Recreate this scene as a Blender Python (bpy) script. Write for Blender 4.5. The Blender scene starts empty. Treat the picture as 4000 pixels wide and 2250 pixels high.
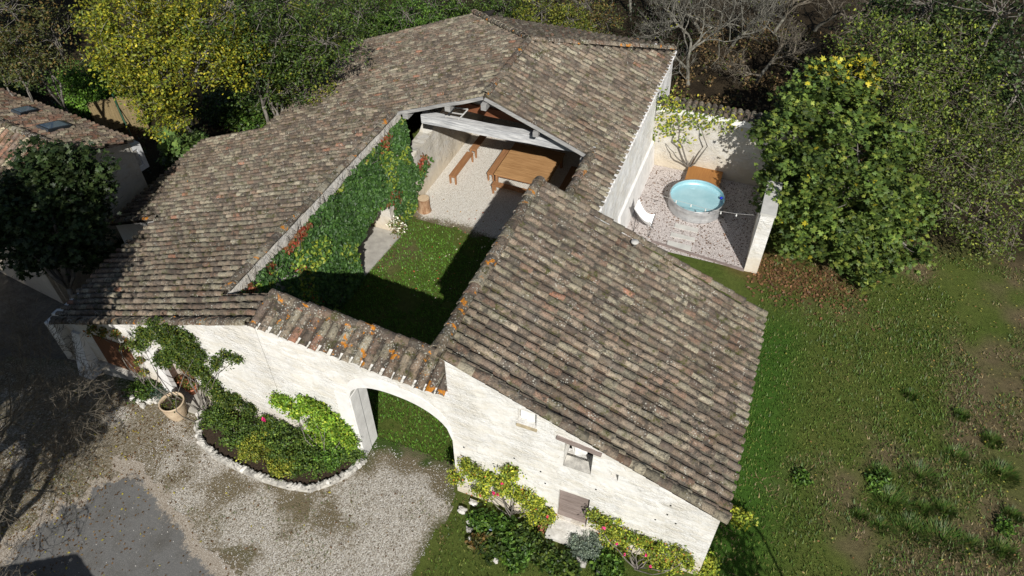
import bpy, math, random
import numpy as np
from mathutils import Vector
R=math.radians
rnd=random.Random(7); rg=np.random.default_rng(11)
sc=bpy.context.scene
# ---------------------------------------------------------------- camera, world, sun, exposure
FOC=2826.0; PITCH=R(44.5); YAW=R(21.1); CH=19.0
cam=bpy.data.cameras.new('camera'); camo=bpy.data.objects.new('camera',cam)
sc.collection.objects.link(camo); sc.camera=camo
camo.location=(0,0,CH); camo.rotation_euler=(R(90)-PITCH,0,YAW)
cam.sensor_width=36; cam.lens=36*FOC/4000; cam.clip_end=600
w=bpy.data.worlds.new("World"); sc.world=w; w.use_nodes=True
nt=w.node_tree; bg=nt.nodes['Background']; sky=nt.nodes.new('ShaderNodeTexSky')
sky.sky_type='NISHITA'; sky.sun_disc=False
SUN=Vector((.377,-.709,.596)).normalized()
sky.sun_elevation=math.asin(SUN.z); sky.sun_rotation=math.atan2(SUN.x,SUN.y)
nt.links.new(sky.outputs[0],bg.inputs[0]); bg.inputs[1].default_value=0.05
sl=bpy.data.lights.new('sun','SUN'); slo=bpy.data.objects.new('sun',sl); sc.collection.objects.link(slo)
sl.energy=4.6; sl.angle=R(.5); sl.color=(1,.965,.91); slo.rotation_euler=SUN.to_track_quat('Z','Y').to_euler()
slo.location=(10,-20,30)
sc.view_settings.view_transform='Standard'; sc.view_settings.look='None'
sc.view_settings.exposure=0.2; sc.view_settings.gamma=1; sc.view_settings.use_curve_mapping=False

# ---------------------------------------------------------------- survey helpers (world metres)
def ray(u,v):
    dx=(u-2000)/FOC; dy=-(v-1125)/FOC
    y=math.cos(PITCH)+dy*math.sin(PITCH); z=-math.sin(PITCH)+dy*math.cos(PITCH)
    c,s=math.cos(YAW),math.sin(YAW)
    return np.array([dx*c-y*s, dx*s+y*c, z])
def at(u,v,z=0.0):
    r=ray(u,v); k=(z-CH)/r[2]; return np.array([0,0,CH])+k*r
def atT(u,v,t):
    r=ray(u,v); return np.array([0,0,CH])+t/r[1]*r
def atS(u,v,s):
    r=ray(u,v); return np.array([0,0,CH])+s/r[0]*r
def proj(P):
    P=np.asarray(P,float).reshape(-1,3); c,s=math.cos(YAW),math.sin(YAW)
    x=P[:,0]*c+P[:,1]*s; y=-P[:,0]*s+P[:,1]*c; z=P[:,2]-CH
    a=y*math.cos(PITCH)-z*math.sin(PITCH); b=y*math.sin(PITCH)+z*math.cos(PITCH)
    a2=np.where(a<.1,.1,a)
    return 2000+FOC*x/a2, 1125-FOC*b/a2, a
def smooth(x,a,b):
    t=np.clip((x-a)/(b-a),0,1); return t*t*(3-2*t)
def gz(x,y):
    x=np.asarray(x,float); y=np.asarray(y,float)
    d=-2.0*smooth(-x,19.5,24.5)*smooth(y,4,11)
    d=d-.35*smooth(-x,16.5,19)*smooth(y,6,10)*(1-smooth(-x,19.5,24.5))
    return d
_tab=rg.random((256,256))
def vnoise(x,y,sc_=1.0,seed=0):
    x=np.asarray(x)*sc_+seed*17.3+500; y=np.asarray(y)*sc_+seed*9.1+500
    xi=np.floor(x).astype(int); yi=np.floor(y).astype(int); fx=x-xi; fy=y-yi
    fx=fx*fx*(3-2*fx); fy=fy*fy*(3-2*fy)
    g=lambda a,b:_tab[a%256,b%256]
    return (g(xi,yi)*(1-fx)+g(xi+1,yi)*fx)*(1-fy)+(g(xi,yi+1)*(1-fx)+g(xi+1,yi+1)*fx)*fy
def fbm(x,y,s,seed=0): return .5*vnoise(x,y,s,seed)+.3*vnoise(x,y,s*2.1,seed+1)+.2*vnoise(x,y,s*4.3,seed+2)

# ---------------------------------------------------------------- node helpers / materials
def newmat(name):
    m=bpy.data.materials.new(name); m.use_nodes=True; t=m.node_tree; t.nodes.clear()
    o=t.nodes.new('ShaderNodeOutputMaterial'); b=t.nodes.new('ShaderNodeBsdfPrincipled')
    t.links.new(b.outputs[0],o.inputs[0]); b.inputs['Specular IOR Level'].default_value=.25
    return m,t,b,o
class N:
    def __init__(s,t): s.t=t
    def n(s,k,**kw):
        x=s.t.nodes.new('ShaderNode'+k)
        for a,b in kw.items(): setattr(x,a,b)
        return x
    def link(s,a,b): s.t.links.new(a,b)
    def coord(s,scale=(1,1,1)):
        g=s.n('NewGeometry'); m=s.n('Mapping'); s.link(g.outputs['Position'],m.inputs[0]); m.inputs['Scale'].default_value=scale; return m.outputs[0]
    def noise(s,scale,detail=4,rough=.6,co=None,dist=0):
        x=s.n('TexNoise'); x.inputs['Scale'].default_value=scale; x.inputs['Detail'].default_value=detail; x.inputs['Roughness'].default_value=rough; x.inputs['Distortion'].default_value=dist
        s.link(co if co is not None else s.coord(),x.inputs['Vector']); return x.outputs['Fac']
    def ramp(s,f,stops):
        x=s.n('ValToRGB'); e=x.color_ramp.elements
        while len(e)<len(stops): e.new(.5)
        for i,(p,c) in enumerate(stops): e[i].position=p; e[i].color=(*c,1) if len(c)==3 else c
        s.link(f,x.inputs[0]); return x.outputs[0]
    def th(s,f,a,b):
        x=s.n('MapRange'); x.inputs[1].default_value=a; x.inputs[2].default_value=b; s.link(f,x.inputs[0]); return x.outputs[0]
    def mix(s,f,a,b,mode='MIX'):
        x=s.n('Mix',data_type='RGBA',blend_type=mode)
        for sock,v in ((x.inputs[0],f),(x.inputs[6],a),(x.inputs[7],b)):
            if isinstance(v,(int,float)): sock.default_value=v
            elif isinstance(v,tuple): sock.default_value=(*v,1)
            else: s.link(v,sock)
        return x.outputs[2]
    def math(s,op,a,b=0.0):
        x=s.n('Math',operation=op)
        for sock,v in zip(x.inputs,(a,b)):
            if isinstance(v,(int,float)): sock.default_value=v
            else: s.link(v,sock)
        return x.outputs[0]
    def attr(s,name): x=s.n('Attribute'); x.attribute_name=name; return x
    def bump(s,h,st,dist,bsdf,prev=None):
        x=s.n('Bump'); x.inputs['Strength'].default_value=st; x.inputs['Distance'].default_value=dist; s.link(h,x.inputs['Height'])
        if prev is not None: s.link(prev,x.inputs['Normal'])
        s.link(x.outputs[0],bsdf.inputs['Normal']); return x.outputs[0]

def mat_foliage():
    m,t,b,o=newmat('foliage'); q=N(t); a=q.attr('col')
    n=q.noise(9,3); c=q.mix(q.th(n,.3,.7),a.outputs['Color'],q.mix(1.0,a.outputs['Color'],(1.25,1.2,.9),'MULTIPLY'))
    q.link(c,b.inputs['Base Color']); b.inputs['Roughness'].default_value=.5; b.inputs['Specular IOR Level'].default_value=.35
    tr=q.n('BsdfTranslucent'); q.link(c,tr.inputs[0]); mx=q.n('MixShader'); mx.inputs[0].default_value=.22
    q.link(b.outputs[0],mx.inputs[1]); q.link(tr.outputs[0],mx.inputs[2]); q.link(mx.outputs[0],o.inputs[0]); return m
def mat_bark(name,c1,c2):
    m,t,b,o=newmat(name); q=N(t); n=q.noise(7,5,.7,q.coord((1,1,.5)))
    q.link(q.ramp(n,[(.35,c1),(.62,c2)]),b.inputs['Base Color']); b.inputs['Roughness'].default_value=.9
    q.bump(n,.5,.03,b); return m
def mat_tile(name,orange=.72,white=.66,light=1.0):
    m,t,b,o=newmat(name); q=N(t); a=q.attr('col')
    n1=q.noise(3.2,6,.75); n2=q.noise(26,5,.75); n3=q.noise(2.1,5,.7,q.coord((1.3,1.1,2))); n4=q.noise(55,3,.8)
    c=q.mix(1.0,a.outputs['Color'],q.ramp(n2,[(.3,(.45,.43,.41)),(.5,(1,1,1)),(.70,(1.6,1.57,1.45))]),'MULTIPLY')
    c=q.mix(1.0,c,q.ramp(q.noise(.45,4,.6),[(.3,(.68,.62,.56)),(.5,(1,.97,.93)),(.7,(1.22,1.2,1.14))]),'MULTIPLY')
    # grey-green lichen film
    c=q.mix(q.math('MULTIPLY',q.th(n1,.46,.66),.45),c,(.20*light,.19*light,.155*light))
    # blackened growth
    c=q.mix(q.math('MULTIPLY',q.th(q.noise(5.5,6,.8),.49,.60),.88),c,(.055,.05,.042))
    # moss in speckles
    c=q.mix(q.math('MULTIPLY',q.th(n3,.56,.63),q.th(n2,.42,.55)),c,(.055,.06,.014))
    # pale lichen crusts
    vo=q.n('TexVoronoi'); vo.inputs['Scale'].default_value=15; q.link(q.coord(),vo.inputs['Vector'])
    sp=q.math('MULTIPLY',q.th(vo.outputs['Distance'],.36,.26),q.th(q.noise(2.6,3,.6),white-.13,white-.03))
    c=q.mix(q.math('MULTIPLY',sp,q.th(n4,.38,.52)),c,(.44,.43,.37))
    c=q.mix(q.th(n4,.70,.76),c,(.42,.41,.36))
    # orange lichen
    og=q.math('MULTIPLY',q.th(q.noise(2.4,6,.62,q.coord((1.1,1.1,1.1)),.4),orange,orange+.035),q.th(n2,.36,.46))
    c=q.mix(og,c,(.52,.20,.018))
    q.link(c,b.inputs['Base Color']); b.inputs['Roughness'].default_value=.92; b.inputs['Specular IOR Level'].default_value=.15
    q.bump(q.math('ADD',q.math('MULTIPLY',n2,.6),q.math('MULTIPLY',n4,.4)),.7,.02,b); return m
def mat_whitewall(name,base=(.79,.78,.755),dirt=.0,stone=(3.2,3.2,8.5),crack=.5):
    m,t,b,o=newmat(name); q=N(t); co=q.coord(stone)
    wv=q.n('TexNoise'); wv.inputs['Scale'].default_value=1.3; q.link(q.coord(),wv.inputs['Vector'])
    add=q.n('VectorMath',operation='MULTIPLY_ADD'); q.link(wv.outputs['Color'],add.inputs[0]); add.inputs[1].default_value=(1.6,1.6,.9); q.link(co,add.inputs[2])
    v=q.n('TexVoronoi',feature='DISTANCE_TO_EDGE'); v.inputs['Scale'].default_value=1; q.link(add.outputs[0],v.inputs['Vector'])
    vc=q.n('TexVoronoi'); vc.inputs['Scale'].default_value=1; q.link(add.outputs[0],vc.inputs['Vector'])
    bw=q.n('RGBToBW'); q.link(vc.outputs['Color'],bw.inputs[0])
    n=q.noise(1.4,6,.7); nf=q.noise(22,5,.75)
    c=q.mix(q.math('MULTIPLY',q.th(n,.40,.62),.7),base,(base[0]*.78,base[1]*.765,base[2]*.72))
    c=q.mix(q.math('MULTIPLY',q.th(bw.outputs[0],.35,.9),.42),c,(base[0]*.78,base[1]*.72,base[2]*.6))
    gap=q.math('MULTIPLY',q.th(v.outputs['Distance'],.05,.0),q.th(q.noise(3.3,5,.75),.50,.62))
    c=q.mix(q.math('MULTIPLY',gap,crack),c,(.34,.30,.25))
    c=q.mix(q.th(nf,.76,.80),c,(.30,.27,.23))
    # grey weather streaks
    st=q.noise(1.0,5,.75,q.coord((2.0,2.0,6.0)))
    c=q.mix(q.math('MULTIPLY',q.th(st,.50,.68),.42+dirt),c,(.50,.50,.50))
    sx=q.n('SeparateXYZ'); g=q.n('NewGeometry'); q.link(g.outputs['Position'],sx.inputs[0])
    low=q.math('MULTIPLY',q.th(q.math('ADD',sx.outputs[2],q.math('MULTIPLY',q.noise(1.7,4),-1.2)),.55,-.45),.65)
    c=q.mix(low,c,(.55,.46,.33))
    q.link(c,b.inputs['Base Color']); b.inputs['Roughness'].default_value=.95; b.inputs['Specular IOR Level'].default_value=.1
    h=q.math('ADD',q.math('MULTIPLY',q.math('MULTIPLY',q.th(v.outputs['Distance'],0,.3),q.th(q.noise(2.6,3),.4,.6)),.22),q.math('ADD',q.math('MULTIPLY',bw.outputs[0],.22),q.math('MULTIPLY',q.noise(10,6,.75),.9)))
    h=q.math('MULTIPLY',h,q.math('ADD',q.math('MULTIPLY',q.th(q.noise(.9,3,.6),.38,.6),.85),.15))
    q.bump(h,.95,.055,b); return m
def mat_plain(name,c1,c2=None,scale=8,rough=.8,bump=.3,metal=0,co=(1,1,1),spec=.25):
    m,t,b,o=newmat(name); q=N(t); c2=c2 or tuple(x*.7 for x in c1)
    n=q.noise(scale,5,.65,q.coord(co)); q.link(q.ramp(n,[(.35,c2),(.65,c1)]),b.inputs['Base Color'])
    b.inputs['Roughness'].default_value=rough; b.inputs['Metallic'].default_value=metal; b.inputs['Specular IOR Level'].default_value=spec
    if bump: q.bump(n,bump,.02,b)
    return m
def mat_wood(name,c1,c2,axis='Y',plank=0.0,rough=.7):
    m,t,b,o=newmat(name); q=N(t)
    sc3={'X':(1,14,14),'Y':(14,1,14),'Z':(14,14,1)}[axis]
    n=q.noise(1.3,6,.7,q.coord(sc3)); n2=q.noise(1.2,3,.6)
    c=q.ramp(n,[(.3,c2),(.6,c1)]); c=q.mix(q.math('MULTIPLY',q.th(n2,.4,.7),.35),c,c2)
    q.link(c,b.inputs['Base Color']); b.inputs['Roughness'].default_value=rough
    q.bump(n,.4,.01,b); return m
def mat_ground():
    m,t,b,o=newmat('ground'); q=N(t); a=q.attr('col'); k=q.attr('mk')
    n1=q.noise(40,5,.8); n2=q.noise(7,5,.7); n3=q.noise(120,2,.8); n4=q.noise(1.6,4,.6)
    c=q.mix(1.0,a.outputs['Color'],q.ramp(n1,[(.3,(.45,.45,.45)),(.5,(1,1,1)),(.7,(1.6,1.6,1.6))]),'MULTIPLY')
    c=q.mix(1.0,c,q.ramp(n2,[(.3,(.7,.7,.7)),(.7,(1.3,1.28,1.2))]),'MULTIPLY')
    q.link(c,b.inputs['Base Color']); b.inputs['Roughness'].default_value=1; b.inputs['Specular IOR Level'].default_value=.05
    q.bump(n1,.9,.05,b); return m
def mat_gravel(name,pal,scale=26,soil=(.10,.08,.05)):
    m,t,b,o=newmat(name); q=N(t); a=q.attr('col')   # R = amount of weed/soil
    v=q.n('TexVoronoi'); v.inputs['Scale'].default_value=scale; q.link(q.coord(),v.inputs['Vector'])
    bw=q.n('RGBToBW'); q.link(v.outputs['Color'],bw.inputs[0])
    c=q.ramp(bw.outputs[0],pal)
    c=q.mix(q.th(v.outputs['Distance'],.62,.85),c,soil)
    n=q.noise(14,6,.8); n2=q.noise(60,3,.8); sep=q.n('SeparateColor'); q.link(a.outputs['Color'],sep.inputs[0])
    n=q.math('ADD',q.math('MULTIPLY',n,.7),q.math('MULTIPLY',n2,.3)); f=q.th(q.math('ADD',n,q.math('ADD',sep.outputs[0],-.5)),.46,.58)
    gc=q.mix(q.th(n2,.4,.6),(.085,.075,.035),(.27,.22,.15))
    gc=q.mix(q.math('MULTIPLY',q.th(sep.outputs[1],.3,.8),1.0),gc,q.mix(q.th(n2,.35,.65),(.025,.05,.012),(.08,.12,.03)))
    c=q.mix(f,c,gc)
    q.link(c,b.inputs['Base Color']); b.inputs['Roughness'].default_value=1; b.inputs['Specular IOR Level'].default_value=.08
    q.bump(q.math('ADD',v.outputs['Distance'],n2),.9,.03,b); return m
M={}
M['leaf']=mat_foliage()
M['bark']=mat_bark('bark_grey',(.07,.06,.05),(.24,.22,.19))
M['birch']=mat_bark('bark_lichen',(.05,.045,.035),(.25,.24,.20))
M['twig']=mat_bark('twig_pale',(.07,.058,.042),(.20,.175,.135))
M['tile']=mat_tile('old_tiles')
M['tile_o']=mat_tile('old_tiles_orange',orange=.59,white=.56)
M['tile_r']=mat_tile('ridge_tiles',orange=.61,white=.54)
M['tile_h']=mat_tile('cottage_tiles',orange=.8,white=.8)
M['deck']=mat_plain('under_tiles',(.05,.042,.034),(.025,.02,.018),6,.95)
M['wall']=mat_whitewall('limewashed_rubble',stone=(2.6,2.6,9.0))
M['wall_side']=mat_whitewall('limewashed_side',base=(.88,.875,.86),dirt=.1,stone=(3.2,3.4,6.0),crack=.45)
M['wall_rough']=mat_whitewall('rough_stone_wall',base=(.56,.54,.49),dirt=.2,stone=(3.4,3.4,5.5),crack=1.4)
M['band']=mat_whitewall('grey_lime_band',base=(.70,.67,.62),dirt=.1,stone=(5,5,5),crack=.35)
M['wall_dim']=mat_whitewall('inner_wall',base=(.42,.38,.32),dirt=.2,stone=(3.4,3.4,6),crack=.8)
M['render']=mat_plain('lime_render',(.80,.79,.77),(.66,.65,.63),2.5,.95,.35)
M['ochre']=mat_plain('ochre_stone',(.50,.42,.28),(.32,.27,.18),6,.95,.5)
M['stone']=mat_plain('field_stone',(.52,.50,.45),(.24,.23,.21),5,.95,.8)
M['stonew']=mat_plain('whitened_stone',(.74,.72,.67),(.42,.40,.36),4,.95,.8)
M['concrete']=mat_plain('concrete',(.44,.42,.37),(.32,.30,.27),3,.95,.4)
M['slab']=mat_plain('pale_slab',(.56,.55,.51),(.46,.45,.42),3,.9,.2)
M['beam']=mat_wood('painted_beam',(.66,.66,.65),(.20,.21,.23),'X')
M['beam_y']=mat_wood('weathered_rafter',(.42,.41,.39),(.18,.18,.18),'X')
M['brown']=mat_wood('brown_board',(.22,.085,.04),(.12,.045,.022),'X')
M['bench']=mat_wood('bench_wood',(.36,.185,.085),(.22,.10,.045),'Y')
M['table']=mat_wood('table_wood',(.47,.27,.12),(.27,.14,.055),'X')
M['ply']=mat_wood('orange_ply',(.36,.17,.05),(.27,.115,.035),'Y')
M['doorgrey']=mat_wood('grey_plank',(.30,.245,.225),(.15,.115,.10),'X')
M['doorbrown']=mat_wood('brown_plank',(.20,.095,.05),(.10,.045,.025),'Z')
M['steel']=mat_plain('galvanised',(.60,.61,.61),(.42,.43,.44),4,.42,.05,.55)
M['iron']=mat_plain('black_iron',(.02,.02,.02),None,8,.5,0)
M['canvas']=mat_plain('white_canvas',(.86,.86,.85),(.80,.80,.80),5,.85,.1)
M['terra']=mat_plain('terracotta',(.50,.20,.11),(.36,.14,.08),6,.85,.2)
M['pot']=mat_plain('pale_clay',(.58,.47,.33),(.45,.34,.23),4,.85,.2)
M['pot_green']=mat_plain('green_glaze',(.12,.26,.2),None,4,.4,0)
M['soil']=mat_plain('soil',(.06,.042,.028),(.03,.02,.013),20,1,.8)
M['mud']=mat_plain('courtyard_dirt',(.34,.28,.2),(.22,.18,.12),9,1,.6)
M['zinc']=mat_plain('pale_render_box',(.60,.61,.62),(.48,.49,.50),3,.8,.1)
M['blue']=mat_plain('blue_plastic',(.01,.03,.5),None,5,.4,0)
M['label']=mat_plain('pale_blue_card',(.35,.43,.62),None,5,.5,0)
M['reed']=mat_wood('reed_screen',(.36,.28,.15),(.20,.15,.08),'Z')
M['green_paint']=mat_plain('green_post',(.03,.09,.05),None,5,.5,0)
M['frame']=mat_plain('dark_frame',(.05,.06,.07),None,5,.5,0)
M['cutwood']=mat_plain('cut_wood',(.62,.48,.32),(.50,.37,.24),9,.9,.2)
M['glow']=mat_plain('bulb_glass',(.75,.75,.72),None,5,.15,0)
def mat_glass():
    m,t,b,o=newmat('roof_glass'); b.inputs['Base Color'].default_value=(.10,.16,.24,1); b.inputs['Roughness'].default_value=.08; b.inputs['Specular IOR Level'].default_value=1; return m
M['glass']=mat_glass()
def mat_water():
    m,t,b,o=newmat('pool_water'); q=N(t); n=q.noise(2.2,3); q.link(q.ramp(n,[(.3,(.27,.47,.52)),(.7,(.35,.55,.60))]),b.inputs['Base Color'])
    b.inputs['Roughness'].default_value=.06; b.inputs['Specular IOR Level'].default_value=.5; q.bump(q.noise(6,3),.25,.03,b); return m
M['water']=mat_water()
M['tankblue']=mat_plain('tank_lining',(.42,.66,.72),(.34,.57,.63),3,.35,.05,.3)
M['ground']=mat_ground()
M['gravel']=mat_gravel('drive_gravel',[(.0,(.17,.14,.10)),(.3,(.38,.34,.28)),(.65,(.60,.56,.49)),(1,(.80,.77,.71))],34)
M['gravel_c']=mat_gravel('court_gravel',[(.0,(.60,.55,.47)),(.4,(.74,.70,.62)),(1,(.88,.86,.81))],30,(.40,.34,.26))
M['gravel_p']=mat_gravel('pool_gravel_mat',[(.0,(.36,.31,.29)),(.3,(.58,.52,.49)),(1,(.76,.71,.68))],26,(.16,.11,.09))
def mat_asphalt():
    m,t,b,o=newmat('worn_asphalt'); q=N(t); n=q.noise(60,4,.8); n2=q.noise(1.4,5,.7)
    c=q.ramp(n,[(.3,(.095,.095,.094)),(.55,(.145,.143,.138)),(.75,(.34,.33,.30))]); c=q.mix(q.th(n2,.45,.7),c,q.mix(1.0,c,(.72,.70,.66),'MULTIPLY'))
    a=q.attr('col'); sep=q.n('SeparateColor'); q.link(a.outputs['Color'],sep.inputs[0])
    f=q.th(q.math('ADD',q.noise(13,6,.8),q.math('ADD',sep.outputs[0],-.5)),.50,.62)
    c=q.mix(f,c,q.mix(q.th(q.noise(50,3),.4,.6),(.16,.12,.08),(.46,.42,.36)))
    q.link(c,b.inputs['Base Color']); b.inputs['Roughness'].default_value=.95; q.bump(n,.5,.01,b); return m
M['asphalt']=mat_asphalt()

# ---------------------------------------------------------------- object helpers
C=sc.collection; ORG={}
def tag(o,label=None,cat=None,group=None,kind=None):
    if label: o['label']=label
    if cat: o['category']=cat
    if group: o['group']=group
    if kind: o['kind']=kind
    return o
def thing(name,loc,label,cat,group=None):
    o=bpy.data.objects.new(name,None); C.objects.link(o); o.location=tuple(map(float,loc)); o.empty_display_size=.2
    ORG[o.name]=np.array(loc,float); return tag(o,label,cat,group)
def mesh_np(name,V,Fs,mat,parent=None,col=None,smooth=False,org=None):
    V=np.asarray(V,float).reshape(-1,3)
    if parent is not None: off=ORG[parent.name]
    elif org is not None: off=np.array(org,float)
    else:
        off=np.array([V[:,0].mean(),V[:,1].mean(),V[:,2].min()])
    me=bpy.data.meshes.new(name); me.vertices.add(len(V)); me.vertices.foreach_set('co',(V-off).ravel())
    Fs=[np.asarray(f,int) for f in Fs if len(f)]
    nl=sum(f.size for f in Fs); nf=sum(len(f) for f in Fs)
    me.loops.add(nl); me.polygons.add(nf)
    me.loops.foreach_set('vertex_index',np.concatenate([f.ravel() for f in Fs]))
    tot=np.concatenate([np.full(len(f),f.shape[1]) for f in Fs]); st=np.concatenate([[0],np.cumsum(tot)[:-1]])
    me.polygons.foreach_set('loop_start',st); me.polygons.foreach_set('loop_total',tot)
    me.polygons.foreach_set('use_smooth',np.full(nf,bool(smooth)))
    if col is not None:
        a=me.color_attributes.new('col','FLOAT_COLOR','POINT'); c4=np.ones((len(V),4)); c4[:,:3]=col; a.data.foreach_set('color',c4.ravel())
    me.update(calc_edges=True); me.validate()
    me.materials.append(mat); o=bpy.data.objects.new(name,me); C.objects.link(o)
    if parent is not None: o.parent=parent; ORG[o.name]=off
    else: o.location=tuple(off); ORG[o.name]=off
    # a sub-part's own transform is identity, so it shares the same origin as its parent part
    return o
class MB:
    def __init__(s): s.V=[]; s.F={}; s.Cc=[]; s.n=0
    def add(s,V,Fs,col=(.5,.5,.5)):
        V=np.asarray(V,float).reshape(-1,3)
        for f in Fs:
            f=np.asarray(f,int)
            if f.size==0: continue
            s.F.setdefault(f.shape[1],[]).append(f+s.n)
        s.V.append(V); c=np.asarray(col,float); s.Cc.append(np.broadcast_to(c,(len(V),3)) if c.ndim==1 else c); s.n+=len(V); return s
    def box(s,a,b,rot=None,cen=None):
        a=np.array(a,float); b=np.array(b,float)
        V=np.array([[x,y,z] for z in (a[2],b[2]) for (x,y) in ((a[0],a[1]),(b[0],a[1]),(b[0],b[1]),(a[0],b[1]))])
        if rot is not None:
            c=np.array(cen if cen is not None else (a+b)/2); V=(V-c)@np.array(rot).T+c
        return s.hexa(V)
    def hexa(s,V): # bottom 4 ccw, top 4
        return s.add(V,[[[3,2,1,0],[4,5,6,7],[0,1,5,4],[1,2,6,5],[2,3,7,6],[3,0,4,7]]])
    def tube(s,P,rad,n=6,caps=True,col=(.5,.5,.5)):
        P=np.asarray(P,float); k=len(P); rad=np.broadcast_to(np.asarray(rad,float),(k,))
        T=np.gradient(P,axis=0); T/=np.linalg.norm(T,axis=1)[:,None]+1e-9
        up=np.array([0,0,1.0]) if abs(T[0][2])<.9 else np.array([1.0,0,0])
        A=np.cross(T,up); A/=np.linalg.norm(A,axis=1)[:,None]+1e-9; B=np.cross(T,A)
        th=np.linspace(0,2*math.pi,n,endpoint=False)
        V=(P[:,None]+rad[:,None,None]*(A[:,None]*np.cos(th)[None,:,None]+B[:,None]*np.sin(th)[None,:,None])).reshape(-1,3)
        i=np.arange(k-1)[:,None]*n; j=np.arange(n)[None]; j2=(j+1)%n
        F=np.stack([i+j,i+n+j,i+n+j2,i+j2],-1).reshape(-1,4); Fs=[F]
        if caps: Fs+= [np.arange(n)[None], (np.arange(n)[::-1]+(k-1)*n)[None]]
        return s.add(V,Fs,col)
    def lathe(s,prof,c,n=32,col=(.5,.5,.5)):
        prof=np.asarray(prof,float); th=np.linspace(0,2*math.pi,n,endpoint=False)
        V=np.stack([np.outer(prof[:,0],np.cos(th)),np.outer(prof[:,0],np.sin(th)),np.repeat(prof[:,1][:,None],n,1)],-1).reshape(-1,3)+np.array(c)
        k=len(prof); i=np.arange(k-1)[:,None]*n; j=np.arange(n)[None]; j2=(j+1)%n
        return s.add(V,[np.stack([i+j,i+j2,i+n+j2,i+n+j],-1).reshape(-1,4)],col)
    def build(s,name,mat,parent=None,smooth=False,col=False,org=None):
        return mesh_np(name,np.concatenate(s.V),[np.concatenate(f) for f in s.F.values()],mat,parent,np.concatenate(s.Cc) if col else None,smooth,org)
def rotz(a): c,s=math.cos(a),math.sin(a); return np.array([[c,-s,0],[s,c,0],[0,0,1]])
def copy_tree(o,parent=None):
    c=o.copy(); C.objects.link(c)
    if parent is not None: c.parent=parent
    ORG[c.name]=ORG.get(o.name,np.zeros(3))
    for ch in [x for x in bpy.data.objects if x.parent==o]: copy_tree(ch,c)
    return c

def rock(c,r,name,mat,label,cat='stone',group=None,parent=None,seed=0):
    rr=np.random.default_rng(seed); n=10; m=6; V=[]; ph=rr.uniform(0,6,3)
    for i in range(m+1):
        a=math.pi*i/m
        for j in range(n):
            b=2*math.pi*j/n; d=np.array([math.sin(a)*math.cos(b),math.sin(a)*math.sin(b),math.cos(a)]); k=1+.25*math.sin(3*d[0]+ph[0])*math.cos(2.5*d[1]+ph[1])+rr.normal()*.10; k*=min(1.25,.82/max(abs(d))**.7)
            V.append(np.array(c)+d*np.array(r)*k)
    F=[[i*n+j,(i+1)*n+j,(i+1)*n+(j+1)%n,i*n+(j+1)%n] for i in range(m) for j in range(n)]
    mb=MB(); mb.add(V,[F]); o=mb.build(name,mat,parent)
    if parent is None: tag(o,label,cat,group)
    return o
# ---------------------------------------------------------------- leaves
LEAF={'diamond':(np.array([[0,-.5,0],[.30,.0,.07],[0,.5,0],[-.30,.0,.07]]),[[[0,1,2],[0,2,3]]]),
      'oval':(np.array([[0,-.5,0],[.26,-.2,.05],[.26,.2,.05],[0,.5,-.04],[-.26,.2,.05],[-.26,-.2,.05]]),[[[0,1,2,3],[0,3,4,5]]])}
def _figleaf():
    ang=[-180,-150,-110,-78,-52,-28,0,28,52,78,110,150]; rr=[.18,.42,.56,.30,.60,.32,.66,.32,.60,.30,.56,.42]
    P=[[0,0,.03]]+[[r*math.sin(R(a)),r*math.cos(R(a)),-.05*r] for a,r in zip(ang,rr)]
    F=[[0,i+1,(i+1)%12+1] for i in range(12)]; return (np.array(P),[F])
LEAF['fig']=_figleaf()
LEAF['blade']=(np.array([[-.06,0,0],[.06,0,0],[.0,.18,1.0]]),[[[0,1,2]]])
def leaves(mb,P,size,pal,shape='diamond',wt=None,up=.5,nrm=None,var=.25,tone=None):
    P=np.asarray(P,float); n=len(P)
    if n==0: return
    tv,tf=LEAF[shape]
    d=rg.normal(size=(n,3)); d/=np.linalg.norm(d,axis=1)[:,None]
    nn=d+ (np.array([0,0,1.0])*up*2 if nrm is None else np.asarray(nrm)*up*2); nn/=np.linalg.norm(nn,axis=1)[:,None]+1e-9
    a=np.cross(nn,rg.normal(size=(n,3))); a/=np.linalg.norm(a,axis=1)[:,None]+1e-9; b=np.cross(nn,a)
    s=size*rg.uniform(.65,1.3,n)
    V=P[:,None]+s[:,None,None]*(tv[None,:,0:1]*a[:,None]+tv[None,:,1:2]*b[:,None]+tv[None,:,2:3]*nn[:,None])
    k=len(tv); off=(np.arange(n)*k)[:,None,None]
    Fs=[(np.array(f)[None]+off).reshape(-1,len(f[0])) for f in tf]
    pal=np.array(pal); ci=rg.choice(len(pal),n,p=None if wt is None else np.array(wt)/sum(wt))
    c=pal[ci]*rg.uniform(1-var,1+var,(n,1))
    if tone is not None: c=c*np.asarray(tone)[:,None]
    mb.add(V.reshape(-1,3),Fs,np.repeat(c,k,0))
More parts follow.
